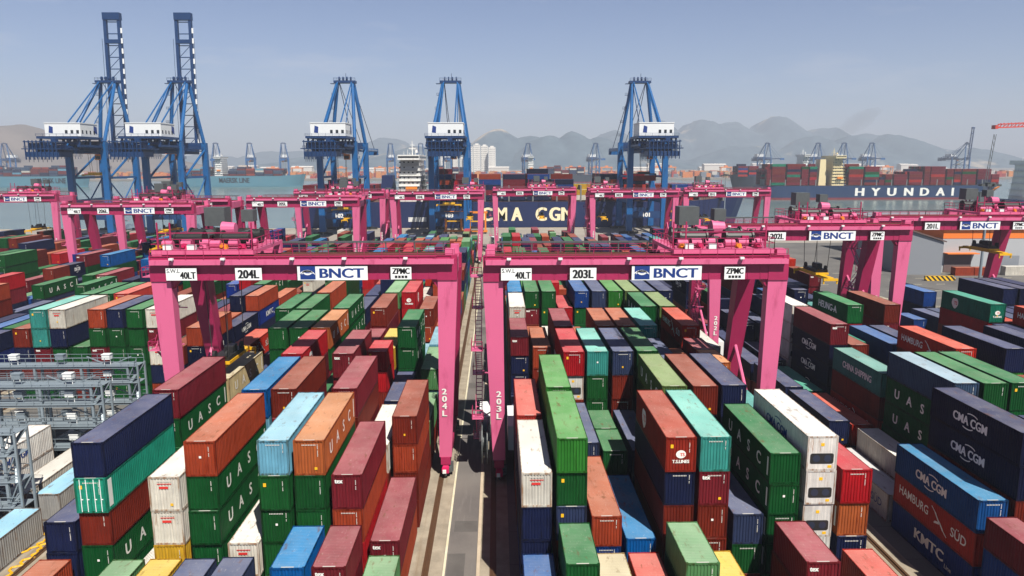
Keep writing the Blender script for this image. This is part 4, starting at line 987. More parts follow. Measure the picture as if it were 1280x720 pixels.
hc = link_part('shipping_container', _CM.get(('whole', 12.19, 2.88, None)) or cmesh('whole', 12.19, 2.88, None), None, lin((126, 50, 40))); hc.location = (76.0 + 6.1, LS + 9, 26.6); hc.rotation_euler.z = R(90)
tag(hc, 'rust brown container hanging under the rightmost near blue quay crane', 'container', 'stacked shipping containers in the yard')
# cranes over the water: one built far version, then copies
far = make_sts(False, 10, 20, None); far_up = make_sts(True, 10, 30, None)
FAR = [(-1067, 'f', 'distant blue quay crane behind the raised boom pair, at left edge'), (-615, 'f', 'distant blue quay crane over the teal ship stern, leftmost of three'),
       (-542, 'f', 'distant blue quay crane over the teal ship, middle of three'), (-469, 'f', 'distant blue quay crane over the teal ship bow, right of three'),
       (-240, 'f', 'distant blue quay crane just left of the white ship bridge'), (-172, 'f', 'distant blue quay crane between white ship bridge and near blue crane'),
       (-112, 'f', 'distant blue quay crane seen through the legs of a near crane'), (70, 'f', 'distant blue quay crane before the hill, left of two alone'),
       (223, 'f', 'distant blue quay crane before the hill, right of two alone'), (615, 'f', 'distant blue quay crane left of the navy container ship'),
       (738, 'f', 'distant blue quay crane behind the navy ship, left of its bridge'), (798, 'f', 'distant blue quay crane directly behind the cream ship bridge'),
       (862, 'f', 'distant blue quay crane behind the navy ship, right of its bridge'), (1069, 'u', 'distant blue quay crane with raised boom behind the navy ship bow')]
first = {'f': far, 'u': far_up}; used = set()
for x, k, lab in FAR:
    o = first[k] if k not in used else copy_tree(first[k]); used.add(k)
    o.location = (x, SHORE + 36 - (50 if x < -300 else 0), 0.6); o.rotation_euler.z = R(180 + (24 if k == 'u' else (14 if x < -300 else (-8 if x > 700 else 6))))
    tag(o, lab, 'quay crane', 'distant quay cranes across the water')
# ------------------------------------------------------------------ ships
def ship_hull(r, x_stern, x_bow, yf, beam, z_wl, z_deck, hullmat, bootmat, bowdir=1, bow=26.0, name='hull'):
    """hull along x; yf is the side facing the camera (smaller y)"""
    m = MB(); N = 40; secs = []
    Lh = abs(x_bow - x_stern); s = 1 if x_bow > x_stern else -1
    for i in range(N + 1):
        t = i / N; x = x_stern + s * Lh * t
        # half widths at waterline and deck
        fb = 1.0
        bt = (1 - t) * Lh
        if bt < 45: fb = max(0.02, math.sin(math.pi / 2 * bt / 45) ** 0.8)
        ft = 1.0 if bt > 30 else max(0.02, (bt / 30) ** 0.55)
        st = 1.0 if t * Lh > 16 else 0.72 + 0.28 * (t * Lh / 16)
        rk = max(0, 1 - bt / 30) * 7.0
        zd = z_deck + (max(0, 1 - bt / 40) * 3.0)
        secs.append((x - s * rk * 0.9, x, fb * st, ft * st, zd))
    yc = yf + beam / 2; P = []
    zs = z_wl + 2.3
    for xw, xd, fw_, fd, zd in secs:
        for zz, fx, ff in ((z_wl - 3, 0.0, fw_ * 0.97), (zs, 0.1, fw_), (zs + (zd - zs) * 0.5, 0.55, (fw_ + fd) / 2), (zd, 1.0, fd)):
            x = xw + (xd - xw) * fx
            P.append([(x, yc - beam / 2 * ff, zz), (x, yc + beam / 2 * ff, zz)])
    for side in (0, 1):
        k = len(m.v); m.v += [p[side] for p in P]
        for i in range(N):
            for j in range(3):
                a = k + i * 4 + j; b = a + 4; q = (a, b, b + 1, a + 1)
                m.f.append(q if (side == 0) == (s > 0) else q[::-1]); m.c.append(None); m.mi.append(1 if j == 0 else 0)
    for i in range(N):
        a0, a1 = P[i * 4 + 3], P[i * 4 + 7]; m.poly((a0[0], a1[0], a1[1], a0[1]), mi=2)
    m.poly([P[j][0] for j in range(4)] + [P[j][1] for j in reversed(range(4))], mi=0)
    return m.build(name, [hullmat, bootmat, M['deckpaint']], r)
M['deckpaint'] = simple('ship_deck_paint', (96, 70, 60), 0.7, var=0.2)
M['hullnavy'] = simple('navy_hull_paint', (18, 34, 78), 0.45, var=0.14, scale=0.1, dirt=(34, 46, 84))
M['hullblue'] = simple('blue_hull_paint', (14, 46, 84), 0.45, var=0.16, scale=0.1, dirt=(44, 58, 84))
M['hullteal'] = simple('teal_hull_paint', (78, 126, 142), 0.45, var=0.08, scale=0.05, dirt=(96, 124, 132))
M['hulldark'] = simple('black_hull_paint', (34, 42, 54), 0.5, var=0.14, scale=0.1)
M['boot'] = simple('red_boot_topping', (122, 44, 48), 0.6, var=0.15, scale=0.2)
M['shipwhite'] = simple('white_ship_paint', (226, 226, 222), 0.5, var=0.06, scale=0.3, dirt=(190, 180, 170))
M['shipcream'] = simple('cream_ship_paint', (222, 206, 160), 0.5, var=0.06, scale=0.3)
M['lash'] = simple('lashing_bridge_steel', (110, 112, 112), 0.6, 0.1)

def deck_stacks(rows, yf, depth, z0, tw=2.9, seed=1, pal=None):
    """rows: list of (x0, x1, tiers); containers lie along the ship, several rows deep"""
    rng = random.Random(seed); pal = pal or (['r'] * 5 + ['t'] * 6 + ['e'] * 3 + ['n'] * 4 + ['g'] * 2 + ['c'] * 3 + ['q'] + ['w'] + ['o'])
    for x0, x1, n in rows:
        nd_ = int(depth // 2.6)
        for d in range(nd_):
            h = n if d < 2 else max(1, n + rng.choice((0, 0, -1, 1)) if d < 5 else n)
            for t in range(h):
                if d > 0 and t < min(n, h) - 1 and 1 < d < nd_ - 1: continue
                c = lin(KIND[rng.choice(pal)][1]); f = rng.uniform(0.8, 1.1); c = tuple(q * f for q in c)
                z = z0 + t * tw; y = yf + d * 2.6
                REST.box(x0, x1, y, y + 2.45, z, z + tw - 0.08, c, lit_roofcol(c))
def super_block(r, x0, x1, y0, y1, z0, z1, mat, levels=7, funnel=True, wing=4.0):
    h = (z1 - z0) / levels; rng = random.Random(int(x0))
    m = MB(); w = MB(); rl = MB()
    for i in range(levels):
        ins = 0.25 * i
        m.box(x0 + ins, x1 - ins, y0 + ins, y1 - ins, z0 + i * h, z0 + (i + 1) * h - 0.15)
        m.box(x0 + ins - 1.0, x1 - ins + 1.0, y0 + ins - 0.9, y1 - ins + 0.9, z0 + (i + 1) * h - 0.149, z0 + (i + 1) * h)
        rl.rail((x0 + ins - 1.0, y0 + ins - 0.9, z0 + (i + 1) * h), (x1 - ins + 1.0, y0 + ins - 0.9, z0 + (i + 1) * h), 1.0, 2.0, 0.06)
        k = int((x1 - x0) / 2.4)
        for q in range(k):
            a = x0 + 1 + q * 2.4
            if rng.random() < 0.8: w.box(a, a + 0.9, y0 + ins - 0.06, y0 + ins - 0.01, z0 + i * h + h * 0.45, z0 + i * h + h * 0.72)
    s = m.build('superstructure', mat, r); w.build('window', M['glass'], s); rl.build('handrail', mat, s)
    b = MB(); b.box(x0 + 1, x1 - 1, y0 - wing, y1 + wing, z1 + 0.01, z1 + 2.8); b.build('bridge', mat, r)
    bw = MB(); bw.box(x0 + 1.3, x1 - 1.3, y0 - wing - 0.06, y0 - wing - 0.01, z1 + 1.1, z1 + 2.1); bw.box(x1 - 0.99, x1 - 0.94, y0 - wing + 0.5, y1 + wing - 0.5, z1 + 1.1, z1 + 2.1)
    bw.build('window', M['glass'], [o for o in r.children if o.name.startswith('bridge')][-1])
    q = MB(); cx = (x0 + x1) / 2; cy = (y0 + y1) / 2
    q.tube((cx, cy, z1 + 2.81), (cx, cy, z1 + 11), 0.35, 8, 0.15); q.beam((cx - 2, cy, z1 + 6.5), (cx + 2, cy, z1 + 6.5), 0.3); q.beam((cx - 1.4, cy, z1 + 8.5), (cx + 1.4, cy, z1 + 8.5), 0.3)
    for i in range(4): q.tube((x0 + 2 + i * 2.2, cy + 1, z1 + 2.81), (x0 + 2 + i * 2.2, cy + 1, z1 + 5 + (i % 2)), 0.12, 6)
    q.tube((cx + 2.5, cy - 2, z1 + 4.2), (cx + 2.5, cy - 2, z1 + 5.9), 0.9, 10, 0.7)
    q.build('mast', mat, r)
    lb = MB(); lb.box(x0 + (x1 - x0) * .35, x0 + (x1 - x0) * .8, y0 - 2.6, y0 - 0.95, z0 + h * 2.2, z0 + h * 2.9); lb.build('lifeboat', M['orange'], r)

# big navy ship at the near quay
r = empty('container_ship', (0, 0, 0), 0, 'navy container ship with big cream hull letters, moored at the near quay', 'container ship')
YF = 404.5
ship_hull(r, -110, 146, YF, 40, -3, 14.5, M['hullnavy'], M['boot'])
t = MB()
for ch, x in zip('CMA', (-5.2, 2.9, 11.6)): put_text(t, ch, (x, YF - 0.12, 7.6), (1, 0, 0), (0, 0, 1), 7.2, 5.6, bold=0.06)
for ch, x in zip('CGM', (25.2, 32.8, 39.6)): put_text(t, ch, (x, YF - 0.12, 7.6), (1, 0, 0), (0, 0, 1), 7.2, 5.6, bold=0.06)
t.build('hull_lettering', M['cream'], r)
super_block(r, -55, -41, YF + 3, YF + 34, 14.6, 37.5, M['shipwhite'], 8)
fn = MB(); fn.taper((-66, -58, YF + 12, YF + 24, 14.6), (-65, -59, YF + 13, YF + 23, 29)); fn.build('funnel', M['hullnavy'], r)
for x in [-100 + i * 13.4 for i in range(18)]:
    if not -68 < x < -38: lb = MB(); lb.box(x - 0.4, x + 0.4, YF + 1, YF + 38, 14.6, 23.5); lb.build('lashing_bridge', M['lash'], r)
wp = MB(); wp.box(-49, -39, YF - 0.1, YF - 0.02, 3.5, 6.0); wp.build('hull_panel', M['shipwhite'], r)
deck_stacks([(-107, -94.8, 3), (-93, -80.8, 4), (-79.5, -68.3, 3), (-37, -24.8, 5), (-23, -10.8, 4), (-9.5, 2.7, 5), (4, 16.2, 5), (17.5, 29.7, 5), (31, 43.2, 4), (58, 70.2, 5), (71.5, 83.7, 4), (85, 97.2, 3), (98.5, 110.7, 3)], YF + 1.2, 36, 15.2, seed=4, pal=list('ttrrtrecccnnnboosb'))
deck_stacks([(44.5, 56.7, 2)], YF + 1.2, 36, 15.2, seed=6, pal=list('wwyy'))
# navy ship with white hull letters crossing the harbour
r = empty('container_ship', (0, 0, 0), 0, 'blue container ship with white hull letters sailing in mid harbour', 'container ship')
YF = 756.0
ship_hull(r, 281, 541, YF, 36, -3, 11.6, M['hullblue'], M['boot'])
t = MB()
for ch, x in zip('HYUNDAI', (382, 399, 416, 434, 451, 468, 481)): put_text(t, ch, (x, YF - 0.15, 5.2), (1, 0, 0), (0, 0, 1), 8.0, None if ch == 'I' else 8.8, bold=0.07)
t.build('hull_lettering', M['white'], r)
em = MB()
for i in range(3): em.hexa([(524 + i * 1.2, YF + 5.2 - i, 2.6 + i * 2.1), (531 + i * 1.6, YF + 8.5 - i, 5.0 + i * 1.8), (531 + i * 1.6, YF + 9, 5.0 + i * 1.8), (524 + i * 1.2, YF + 6, 2.6 + i * 2.1), (526 + i * 1.2, YF + 5.2 - i, 4.2 + i * 2.1), (533 + i * 1.6, YF + 8.5 - i, 7.2 + i * 1.8), (533 + i * 1.6, YF + 9, 7.2 + i * 1.8), (526 + i * 1.2, YF + 6, 4.2 + i * 2.1)])
em.build('bow_emblem', M['orange'], r)
super_block(r, 353, 366, YF + 3, YF + 30, 11.7, 40.0, M['shipcream'], 9)
fn = MB(); fn.taper((342, 350, YF + 10, YF + 22, 11.7), (343, 349, YF + 11, YF + 21, 39)); fn.build('funnel', M['shipcream'], r)
for x in [287 + i * 16.1 for i in range(15)]:
    if not 336 < x < 369: lb = MB(); lb.box(x - 0.5, x + 0.5, YF + 1, YF + 34, 11.7, 18); lb.build('lashing_bridge', M['lash'], r)
deck_stacks([(283, 287.5, 6), (288.5, 302.5, 8), (304.5, 318.5, 8), (320, 327, 7), (328.5, 336, 7), (370, 385, 7), (387, 402, 7), (402.6, 408, 3), (409, 416, 4), (418, 432, 4), (434, 448, 5), (450, 456, 7), (457, 472, 7), (474, 481, 6), (482, 489, 6), (490.5, 505, 6), (507, 521, 6), (522, 530, 4)], YF + 1.2, 33, 12.3, 2.75, seed=9, pal=list('rrrttrrettmnqgrrrt'))
wp = MB(); wp.taper((533, 534.5, YF + 15, YF + 17, 11.7), (533.4, 534, YF + 15.6, YF + 16.4, 27)); wp.build('mast', M['shipwhite'], r)
# two teal ships far left
for x0, x1, lab, tx in ((-930, -684, 'teal container ship far left, partly behind the raised blue cranes', -740), (-545, -323, 'teal container ship left of the third blue quay crane', -437)):
    r = empty('container_ship', (0, 0, 0), 0, lab, 'container ship', )
    ship_hull(r, x0, x1, 1228, 40, -3, 15, M['hullteal'], M['hullteal'])
    t = MB(); put_text(t, 'MAERSK LINE', (tx, 1227.8, 8.0), (1, 0, 0), (0, 0, 1), 8.0, 50, bold=0.03); t.build('hull_lettering', M['black'], r)
    n = int((x1 - x0 - 30) / 15); rg = random.Random(int(x0))
    super_block(r, x0 + 75, x0 + 88, 1231, 1262, 15.1, 44, M['shipwhite'], 8)
    deck_stacks([(x0 + 8 + i * 15, x0 + 21.5 + i * 15, rg.choice((3, 4, 4, 5))) for i in range(n) if not 70 < 8 + i * 15 + 6 < 95], 1229.5, 36, 15.6, seed=int(x0), pal=list('kkAttowkrnaA'))
# dark ship beyond the bow of the blue one, and a white bridge of a further ship
r = empty('container_ship', (0, 0, 0), 0, 'dark hulled container ship behind the stern of the blue ship', 'container ship')
ship_hull(r, 460, 330, 1010, 32, -3, 16, M['hulldark'], M['hulldark'])
super_block(r, 428, 438, 1013, 1038, 16.1, 44, M['shipwhite'], 7)
deck_stacks([(338, 351, 5), (353, 366, 5), (368, 381, 3), (383, 396, 3), (398, 411, 3), (442, 455, 5)], 1011.5, 28, 16.5, seed=77, pal=list('nnbkrtm'))
for x0, x1, lab in ((-190, -40, 'hazy dark ship with white bridge left of the moored ship bridge'), (40, 190, 'hazy dark ship with white bridge before the quarry hill')):
    r = empty('container_ship', (0, 0, 0), 0, lab, 'container ship')
    ship_hull(r, x1, x0, 1420, 34, -3, 13, M['hulldark'], M['boot'])
    super_block(r, x0 + 16 if x0 < 0 else x0 + 22, x0 + 28 if x0 < 0 else x0 + 34, 1424, 1450, 13.1, 46, M['shipwhite'], 7)
    deck_stacks([(x0 + 44 + i * 15, x0 + 57 + i * 15, 3 + i % 3) for i in range(6)], 1421.5, 30, 13.5, seed=int(x1), pal=list('rtonkw'))
# white ship at the right picture edge
r = empty('moored_ship', (0, 0, 0), 0, 'moored ship with tall white upper works cut by the right edge', 'ship')
ship_hull(r, 440, 334, 470, 22, -3, 9.0, M['hullnavy'], M['boot'])
super_block(r, 350, 373, 473, 489, 9.1, 34, M['shipwhite'], 6)
# ------------------------------------------------------------------ red harbour crane at the right edge
r = empty('harbour_crane', (0, 0, 0), 0, 'red crane whose lattice boom enters at the right edge', 'crane')
m = MB()
A, Bq = Vector((343, 500, 59)), Vector((425, 500, 62))
for dy, dz in ((-1.6, 0), (1.6, 0), (-1.6, 3.2), (1.6, 3.2)): m.beam(A + Vector((3 if dz else 0, dy, dz * 0.75)), Bq + Vector((0, dy, dz)), 0.7)
for i in range(16):
    p = A.lerp(Bq, i / 16); q = A.lerp(Bq, (i + 1) / 16)
    for dy in (-1.6, 1.6): m.beam(p + Vector((1, dy, 0)), q + Vector((0, dy, 3.0)), 0.35); m.beam(q + Vector((0, dy, 0)), q + Vector((0, dy, 3.0)), 0.3)
m.cb(343, 500, 59.5, 2.0, 4.2, 2.6); m.beam((372, 500, 63), (430, 500, 96), 0.9); m.build('boom', M['redcrane'], r)
m = MB()
for x in (425, 447):
    for y in (487, 513): m.beam((x, y, 0.2), (x, y, 62), 2.2)
m.box(423, 449, 485, 515, 58, 62); m.beam((430, 490, 62), (430, 500, 98), 1.6); m.beam((430, 510, 62), (430, 500, 98), 1.6); m.build('portal', M['redcrane'], r)
m = MB(); m.box(432, 450, 493, 507, 62.1, 69); m.build('machinery_house', M['whitebox'], r)
m = MB(); m.box(420, 455, 480, 520, -5, 0.2); tag(m.build('pier', M['apron']), kind='structure')
m = MB()
for i in range(9):
    a = Vector((440 - i * 0.5, 640, 60 - i * 5.6)); b = Vector((440 - (i + 1) * 0.5, 640, 60 - (i + 1) * 5.6))
    for d in (-1, 1): m.beam(a + Vector((d, 0, 0)), b + Vector((d, 0, 0)), 0.35)
    m.beam(a + Vector((-1, 0, 0)), b + Vector((1, 0, 0)), 0.28)
m.box(430, 441, 636, 644, -4, 9.7)
o = m.build('lattice_mast', M['greymetal']); tag(o, 'thin grey lattice mast below the red boom tip', 'mast')

# ------------------------------------------------------------------ hills, far port, towers
hill('hill', [(-1668, 3000, 150, 250, 300), (-1950, 3000, 175, 420, 300), (-1420, 2950, 70, 220, 250)], -2700, -1000, 2500, 3600, M['quarry'], 90, 30, 3.0)
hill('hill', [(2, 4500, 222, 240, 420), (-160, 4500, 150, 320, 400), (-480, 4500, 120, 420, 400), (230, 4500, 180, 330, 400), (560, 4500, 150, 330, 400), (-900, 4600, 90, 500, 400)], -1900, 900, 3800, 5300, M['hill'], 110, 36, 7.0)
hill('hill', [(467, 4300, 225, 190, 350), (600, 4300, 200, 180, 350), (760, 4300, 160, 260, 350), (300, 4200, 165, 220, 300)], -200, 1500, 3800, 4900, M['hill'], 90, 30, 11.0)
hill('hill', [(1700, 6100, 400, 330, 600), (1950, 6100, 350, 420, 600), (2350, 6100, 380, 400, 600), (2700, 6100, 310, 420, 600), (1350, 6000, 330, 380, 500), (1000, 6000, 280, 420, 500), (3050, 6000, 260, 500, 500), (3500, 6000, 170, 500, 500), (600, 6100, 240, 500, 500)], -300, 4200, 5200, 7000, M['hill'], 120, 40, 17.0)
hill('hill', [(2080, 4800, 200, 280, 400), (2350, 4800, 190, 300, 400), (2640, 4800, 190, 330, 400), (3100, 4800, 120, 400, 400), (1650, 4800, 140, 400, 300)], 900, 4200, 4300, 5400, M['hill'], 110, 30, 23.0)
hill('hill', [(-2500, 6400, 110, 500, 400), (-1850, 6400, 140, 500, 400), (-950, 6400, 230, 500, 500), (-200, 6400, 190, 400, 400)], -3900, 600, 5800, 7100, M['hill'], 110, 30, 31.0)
M['tower'] = simple('pale_apartment_wall', (226, 222, 214), 0.7, var=0.04)
tw = [(-166, 14, 66), (-130, 18, 78), (-108, 12, 50), (-84, 22, 86), (-60, 22, 92), (-36, 22, 89), (-12, 22, 84)]
for i, (x, wd, h) in enumerate(tw):
    r = empty('apartment_tower', (x, 2300 + (i % 3) * 14, 0.6), 0, 'pale apartment tower beyond the harbour, %s of the row from the left' % ORD[i + 1], 'apartment tower', 'pale apartment towers beyond the harbour')
    m = MB(); m.box(-wd / 2, wd / 2, 0, 16, 0, h); m.box(-wd / 4, wd / 4, 3, 12, h, h + 4); m.build('wall', M['tower'], r)
    q = MB()
    for z in range(4, int(h) - 3, 6):
        for k in range(int(wd / 4)): q.box(-wd / 2 + 1.2 + k * 4, -wd / 2 + 3.2 + k * 4, -0.08, -0.02, z, z + 2.6)
    q.build('window_band', M['lash'], r)
rg = random.Random(5)
fpal = [(196, 112, 60), (206, 128, 72), (170, 66, 54), (150, 60, 50), (200, 196, 188), (120, 130, 140), (90, 110, 140), (210, 140, 80), (176, 150, 120)]
for i in range(1500):
    y = SHORE + rg.uniform(60, 420); x = rg.uniform(-1300, 1500) * (y / 1800); c = lin(rg.choice(fpal)); n = rg.choice((2, 3, 4, 5, 5))
    REST.box(x, x + 12.2, y, y + 12, 0.6, 0.6 + n * 2.7, c, lit_roofcol(c))
M['yardcrane'] = simple('orange_yard_crane_paint', (214, 130, 66), 0.6)
yc = empty('yard_crane'); m = MB()
for x in (-13, 13):
    for y in (-5, 5): m.box(x - 0.8, x + 0.8, y - 0.8, y + 0.8, 0, 22)
m.build('leg', M['yardcrane'], yc); m = MB(); m.box(-15, 15, -6, 6, 22.01, 25); m.box(-4, 4, -3, 3, 25.01, 28); m.build('girder', M['yardcrane'], yc)
ycx = [(-700, 1850), (-640, 1900), (-560, 1850), (-505, 1870), (-400, 1900), (-345, 1860), (-300, 1900), (-255, 1850), (125, 1850), (155, 1880), (190, 1850), (215, 1880), (255, 1860), (285, 1880), (410, 1850), (450, 1880), (585, 1850), (920, 1850), (960, 1870), (1000, 1850)]
for i, (x, y) in enumerate(ycx):
    o = yc if i == 0 else copy_tree(yc); o.location = (x, y, 0.6)
    tag(o, 'hazy orange yard crane across the water, %s from the left' % ORD[i + 1], 'yard crane', 'orange yard cranes across the water')
M['shed'] = simple('pale_shed_wall', (206, 200, 192), 0.7, var=0.05)
for i in range(34):
    x = rg.uniform(300, 1500) if i % 3 else rg.uniform(-900, 0); y = rg.uniform(2150, 2700); a = rg.uniform(22, 70); h = rg.uniform(9, 30)
    m = MB(); m.box(x, x + a, y, y + 30, 0.6, h); m.hexa([(x - 1, y - 1, h), (x + a + 1, y - 1, h), (x + a + 1, y + 31, h), (x - 1, y + 31, h), (x - 1, y + 14, h + 4), (x + a + 1, y + 14, h + 4), (x + a + 1, y + 16, h + 4), (x - 1, y + 16, h + 4)])
    if i == 0: shed = MB()
    n0 = len(shed.v); shed.v += m.v; shed.f += [tuple(q + n0 for q in f_) for f_ in m.f]; shed.c += m.c; shed.mi += m.mi
tag(shed.build('far_town_buildings', M['shed']), 'hazy pale buildings of the far town reading as one strip', 'buildings', kind='stuff')

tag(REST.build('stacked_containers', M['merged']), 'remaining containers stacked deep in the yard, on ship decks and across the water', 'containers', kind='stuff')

# ------------------------------------------------------------------ reefer racks on the far left
def rack(x0, x1, y, lab, cat='rack'):
    r = empty('reefer_rack', (0, y, 0), 0, lab, 'steel rack', 'grey steel service racks on the left')
    n = int((x1 - x0) / 5.9)
    levels = (2.7, 5.35, 8.0, 10.2)
    for i in range(n + 1):
        x = x1 - i * 5.9
        p = MB()
        for q in (-0.75, 0.75): p.box(x - 0.13, x + 0.13, q - 0.13, q + 0.13, 0.0, 10.4)
        p.build('post', M['rack'], r)
    for z in levels:
        b = MB()
        for q in (-0.75, 0.75): b.box(x0, x1 - 0.14, q - 0.12, q + 0.12, z - 0.30, z - 0.02)
        b.box(x0, x1 + 1.3, -1.0, 1.0, z, z + 0.06); d = b.build('deck_beam', M['rack'], r)
        h = MB(); h.rail((x0, -1.0, z + 0.06), (x1 + 1.3, -1.0, z + 0.06), 1.1, 2.0, 0.03); h.rail((x0, 1.0, z + 0.06), (x1 + 1.3, 1.0, z + 0.06), 1.1, 2.0, 0.03); h.build('handrail', M['rack'], d)
        for i in range(n):
            k = MB(); x = x1 - 2.9 - i * 5.9; k.box(x - 0.5, x + 0.5, -0.35, 0.35, z + 0.75, z + 1.35); k.box(x - 0.55, x + 0.55, -0.4, 0.4, z + 1.36, z + 1.46)
            for q in (-0.4, 0.4): k.box(x + q - 0.04, x + q + 0.04, -0.04, 0.04, z + 0.07, z + 0.74)
            k.build('socket_box', M['whitebox'] if i % 2 == 0 else M['rack'], d)
    s = MB()
    for i in range(3):
        z0, z1 = levels[i], levels[i + 1]; a, c = (0.2, 1.2) if i % 2 == 0 else (1.2, 0.2)
        s.beam((x1 + a, -0.9, z0), (x1 + c, 0.9, z1), 0.5, 0.12)
    s.beam((x1 + 1.2, -0.9, 0), (x1 + 0.2, 0.9, levels[0]), 0.5, 0.12)
    for q in (-0.95, 0.95): s.box(x1 + 1.25, x1 + 1.45, q - 0.1, q + 0.1, 0, 10.4)
    for i in range(4): s.beam((x1, -0.75, 0.2 + i * 2.8), (x1 + 1.3, -0.9, 2.8 + i * 2.8), 0.1); 
    s.build('stair', M['rack'], r)
    x = x1 - 5.9
    cbm = MB()
    for i in range(4): cbm.beam((x, 0.75, 0.2 + i * 2.8), (x + 5.7, 0.75, 2.7 + i * 2.8), 0.12); cbm.beam((x + 5.7, 0.75, 0.2 + i * 2.8), (x, 0.75, 2.7 + i * 2.8), 0.12)
    cbm.build('cross_brace', M['rack'], r)
rack(-70, -47.6, 67.6, 'nearest of the three grey steel racks, cut by the left edge')
rack(-80, -47.4, 82.8, 'middle one of the three grey steel racks')
rack(-88, -47.4, 91.3, 'farthest of the three grey steel racks, before the stacked wall of containers')
# yellow hose lying along the left rail
m = MB(); rg = random.Random(3); px = None
for i in range(46):
    p = Vector((-43.2 + rg.uniform(-0.5, 0.5), 58 + i * 0.42, 0.06))
    if px is not None: m.tube(px, p, 0.11, 6)
    px = p
px = None
for i in range(30):
    p = Vector((-44.2 + rg.uniform(-0.7, 0.7) + (1.2 if i > 22 else 0), 63 + i * 0.4, 0.07))
    if px is not None: m.tube(px, p, 0.10, 6)
    px = p
tag(m.build('yellow_hose', M['yellow']), 'yellow hose lying in loops on the gravel beside the left rail', 'hose')

# ------------------------------------------------------------------ warehouse, poles, barrier, bins on the right
M['grey_clad'] = simple('grey_cladding', (132, 136, 142), 0.6, var=0.05, scale=0.2)
M['light_clad'] = simple('pale_grey_cladding', (168, 170, 172), 0.6, var=0.05, scale=0.2)
M['orange_band'] = simple('orange_cladding', (232, 120, 40), 0.6, var=0.06, scale=0.2)
M['dark_roof'] = simple('brown_sheet_roof', (104, 84, 80), 0.7, var=0.1, scale=0.2)
r = empty('warehouse', (0, 0, 0), 0, 'grey warehouse with orange upper band beyond the asphalt at right', 'warehouse')
m = MB(); m.box(146, 240, 232, 300, 0, 11.2); m.build('wall', M['light_clad'], r)
m = MB(); m.box(146, 240, 231.9, 300.1, 11.21, 14.6); m.build('upper_band', M['orange_band'], r)
m = MB(); m.box(145.4, 240.6, 230.8, 300.8, 14.61, 15.0); m.build('roof', M['grey_clad'], r)
m = MB(); m.hexa([(132, 228, 0), (143, 226.5, 0), (143, 262, 0), (132, 262, 0), (132, 228, 14.5), (143, 226.5, 10.6), (143, 262, 10.6), (132, 262, 14.5)]); m.build('gable_annex', M['grey_clad'], r)
m = MB(); m.hexa([(131.6, 227.4, 14.52), (143.6, 225.9, 10.62), (143.6, 262, 10.62), (131.6, 262, 14.52), (131.6, 227.4, 14.9), (143.6, 225.9, 11.0), (143.6, 262, 11.0), (131.6, 262, 14.9)]); m.build('annex_roof', M['dark_roof'], r)
m = MB(); m.box(147, 156, 231.8, 231.98, 0.1, 6.2); m.build('door', M['dark_roof'], r)
m = MB(); m.box(146.5, 157, 229.4, 231.9, 6.3, 6.6); m.build('canopy', M['orange_band'], r)
for i in range(5): m = MB(); m.box(165 + i * 15, 172 + i * 15, 231.85, 231.98, 0.1, 5.5); m.build('door', M['grey_clad'], r)
def box_cont(x, y, rz, kind, lab, L=6.06):
    o = link_part('shipping_container', cmesh('whole', L, HC if L > 7 else SD, KIND[kind][2]), None, lin(KIND[kind][1])); o.location = (x, y, 0.012); o.rotation_euler.z = rz
    tag(o, lab, 'container', 'containers standing by the warehouse')
box_cont(152.6, 226, R(90), 'o', 'orange brown short container before the warehouse, left of two')
box_cont(158.9, 226, R(90), 'o', 'orange brown short container before the warehouse, right of two')
box_cont(175, 226, R(90), 'w', 'off white long container before the warehouse, left one', 12.19)
box_cont(188, 226, R(90), 'w', 'off white long container before the warehouse, middle one', 12.19)
box_cont(201, 226, R(90), 'w', 'off white long container before the warehouse, right one', 12.19)
def pole(x, y, h, lab, head=True):
    r = empty('light_mast', (x, y, 0), 0, lab, 'light mast', 'grey light masts in the terminal')
    m = MB(); m.tube((0, 0, 0), (0, 0, h), 0.42, 10, 0.2); m.build('mast', M['rack'], r)
    if head:
        m = MB(); m.tube((0, 0, h), (0, 0, h + 0.5), 1.3, 12); 
        for i in range(8): a = math.tau * i / 8; m.cb(2.0 * math.cos(a), 2.0 * math.sin(a), h - 0.2, 0.9, 0.9, 0.5); m.beam((0, 0, h + 0.2), (2.0 * math.cos(a), 2.0 * math.sin(a), h + 0.1), 0.15)
        m.build('lamp_head', M['greymetal'], r)
pole(130.5, 189.7, 30, 'grey light mast on the asphalt before the warehouse')
pole(118, 372, 29.5, 'grey light mast on the quay before the ship bow')
pole(-50, 340, 24, 'thin grey light mast before the white ship bridge', True)
bar = MB()
M['stripe'] = None
m, nt, b = new_mat('yellow_black_stripes'); tc = nd(nt, 'ShaderNodeTexCoord'); wv = nd(nt, 'ShaderNodeTexWave'); wv.bands_direction = 'DIAGONAL'; wv.inputs['Scale'].default_value = 0.42
nt.links.new(tc.outputs['Object'], wv.inputs[0]); nt.links.new(ramp(nt, wv.outputs['Fac'], 0.49, 0.51, lin((30, 30, 28)), lin((236, 186, 30))), b.inputs['Base Color']); M['stripe'] = m
bar.box(0, 8.6, -0.35, 0.35, 0.0, 1.5); bar.box(8.7, 9.3, -0.4, 0.4, 0, 0.9)
o = bar.build('striped_barrier', M['stripe'], None, False, (131.2, 215.5, 0.01)); tag(o, 'yellow and black striped barrier before the grey warehouse', 'barrier')
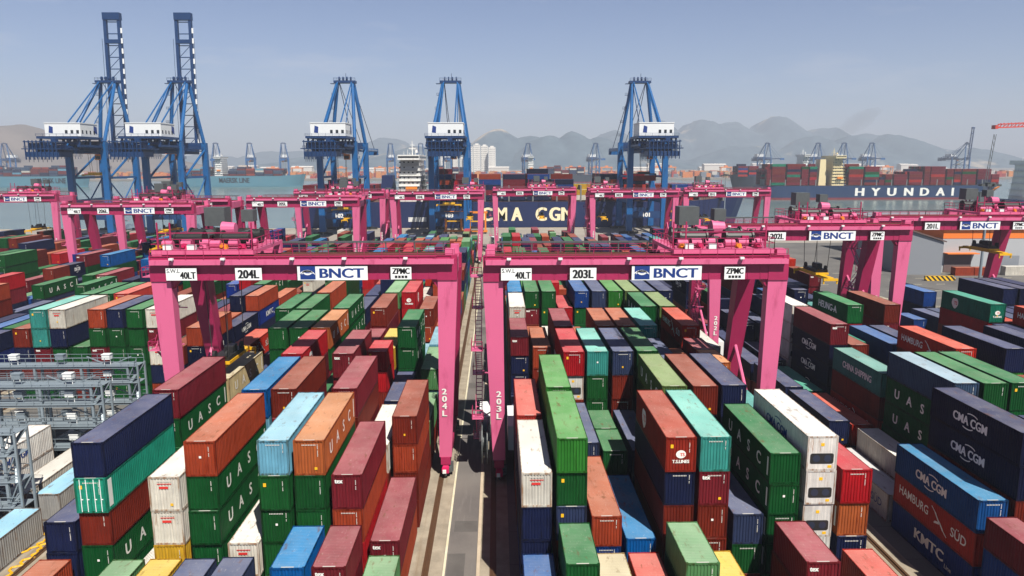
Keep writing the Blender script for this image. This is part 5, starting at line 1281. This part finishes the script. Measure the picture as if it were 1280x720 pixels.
# orange straddle carriers on the apron
def straddle(x, y, rz, lab):
    r = empty('straddle_carrier', (x, y, 0), rz, lab, 'straddle carrier', 'orange straddle carriers on the quay')
    f = MB()
    for sx in (-2.4, 2.4):
        for sy in (-4, 4): f.box(sx - 0.3, sx + 0.3, sy - 0.4, sy + 0.4, 1.2, 10.5)
        f.box(sx - 0.4, sx + 0.4, -5, 5, 0.9, 1.5); f.box(sx - 0.35, sx + 0.35, -5, 5, 10.51, 11.2)
    for sy in (-4.2, 4.2): f.box(-2.04, 2.04, sy - 0.4, sy + 0.4, 10.51, 11.2)
    f.build('frame', M['orange'], r)
    for sx in (-2.4, 2.4):
        for sy in (-3.9, -1.3, 1.3, 3.9): w_ = MB(); w_.tube((sx - 0.25, sy, 0.65), (sx + 0.25, sy, 0.65), 0.64, 14); w_.build('wheel', M['darkmetal'], r)
    c = MB(); c.box(-2.3, -0.6, -6.2, -4.65, 9.0, 11.0); c.build('cab', M['glass'], r)
    s = MB(); s.box(-1.2, 1.2, -4.5, 4.5, 6.0, 6.5); s.build('spreader', M['yellow'], r)
straddle(-22, 374, R(90), 'orange straddle carrier on the quay under the blue crane, left one')
straddle(-9.5, 372, R(90), 'orange straddle carrier on the quay under the blue crane, right one')
straddle(93, 375, R(90), 'orange straddle carrier on the quay right of the rightmost near crane')

# smoke drifting from the funnel of the blue ship
m, nt, b = new_mat('funnel_smoke'); nt.nodes.remove(b)
pv = nd(nt, 'ShaderNodeVolumePrincipled'); pv.inputs['Color'].default_value = (0.22, 0.20, 0.19, 1); pv.inputs['Density'].default_value = 0.007
nt.links.new(pv.outputs[0], nt.nodes['Material Output'].inputs['Volume'])
sm = MB(); axis = [(347, 770, 42, 2.0), (350, 771, 48, 3.5), (357, 772, 56, 5.5), (366, 773, 65, 7.5), (377, 774, 74, 9), (389, 775, 82, 9.5), (400, 776, 88, 7), (408, 777, 91, 3)]
for i, (x, y, z, rr) in enumerate(axis):
    for q in range(12):
        a = math.tau * q / 12; k_ = 1 + 0.25 * math.sin(q * 2.3 + i * 1.7); sm.v.append((x + rr * k_ * math.cos(a) * 0.7, y + rr * math.sin(a), z + rr * k_ * math.cos(a) * 0.7 * -1))
for i in range(len(axis) - 1):
    for q in range(12): a = i * 12 + q; b_ = i * 12 + (q + 1) % 12; sm.f.append((a, b_, b_ + 12, a + 12)); sm.c.append(None); sm.mi.append(0)
sm.f.append(tuple(reversed(range(12)))); sm.f.append(tuple(range(84, 96))); sm.c += [None, None]; sm.mi += [0, 0]
tag(sm.build('smoke', m), 'thin dark smoke drifting from the funnel of the blue ship', 'smoke', kind='stuff')

# ------------------------------------------------------------------ air: one closed box of haze round the whole place
m, nt, b = new_mat('haze_air'); nt.nodes.remove(b)
pv = nd(nt, 'ShaderNodeVolumePrincipled'); pv.inputs['Color'].default_value = (0.80, 0.87, 1.0, 1); pv.inputs['Density'].default_value = 0.00018; pv.inputs['Anisotropy'].default_value = 0.0
nt.links.new(pv.outputs[0], nt.nodes['Material Output'].inputs['Volume'])
hb = MB(); hb.box(-7050, 7050, -100, 9250, -9.5, 540)
tag(hb.build('haze', m), 'pale sea haze filling the air over the harbour', 'haze', kind='stuff')
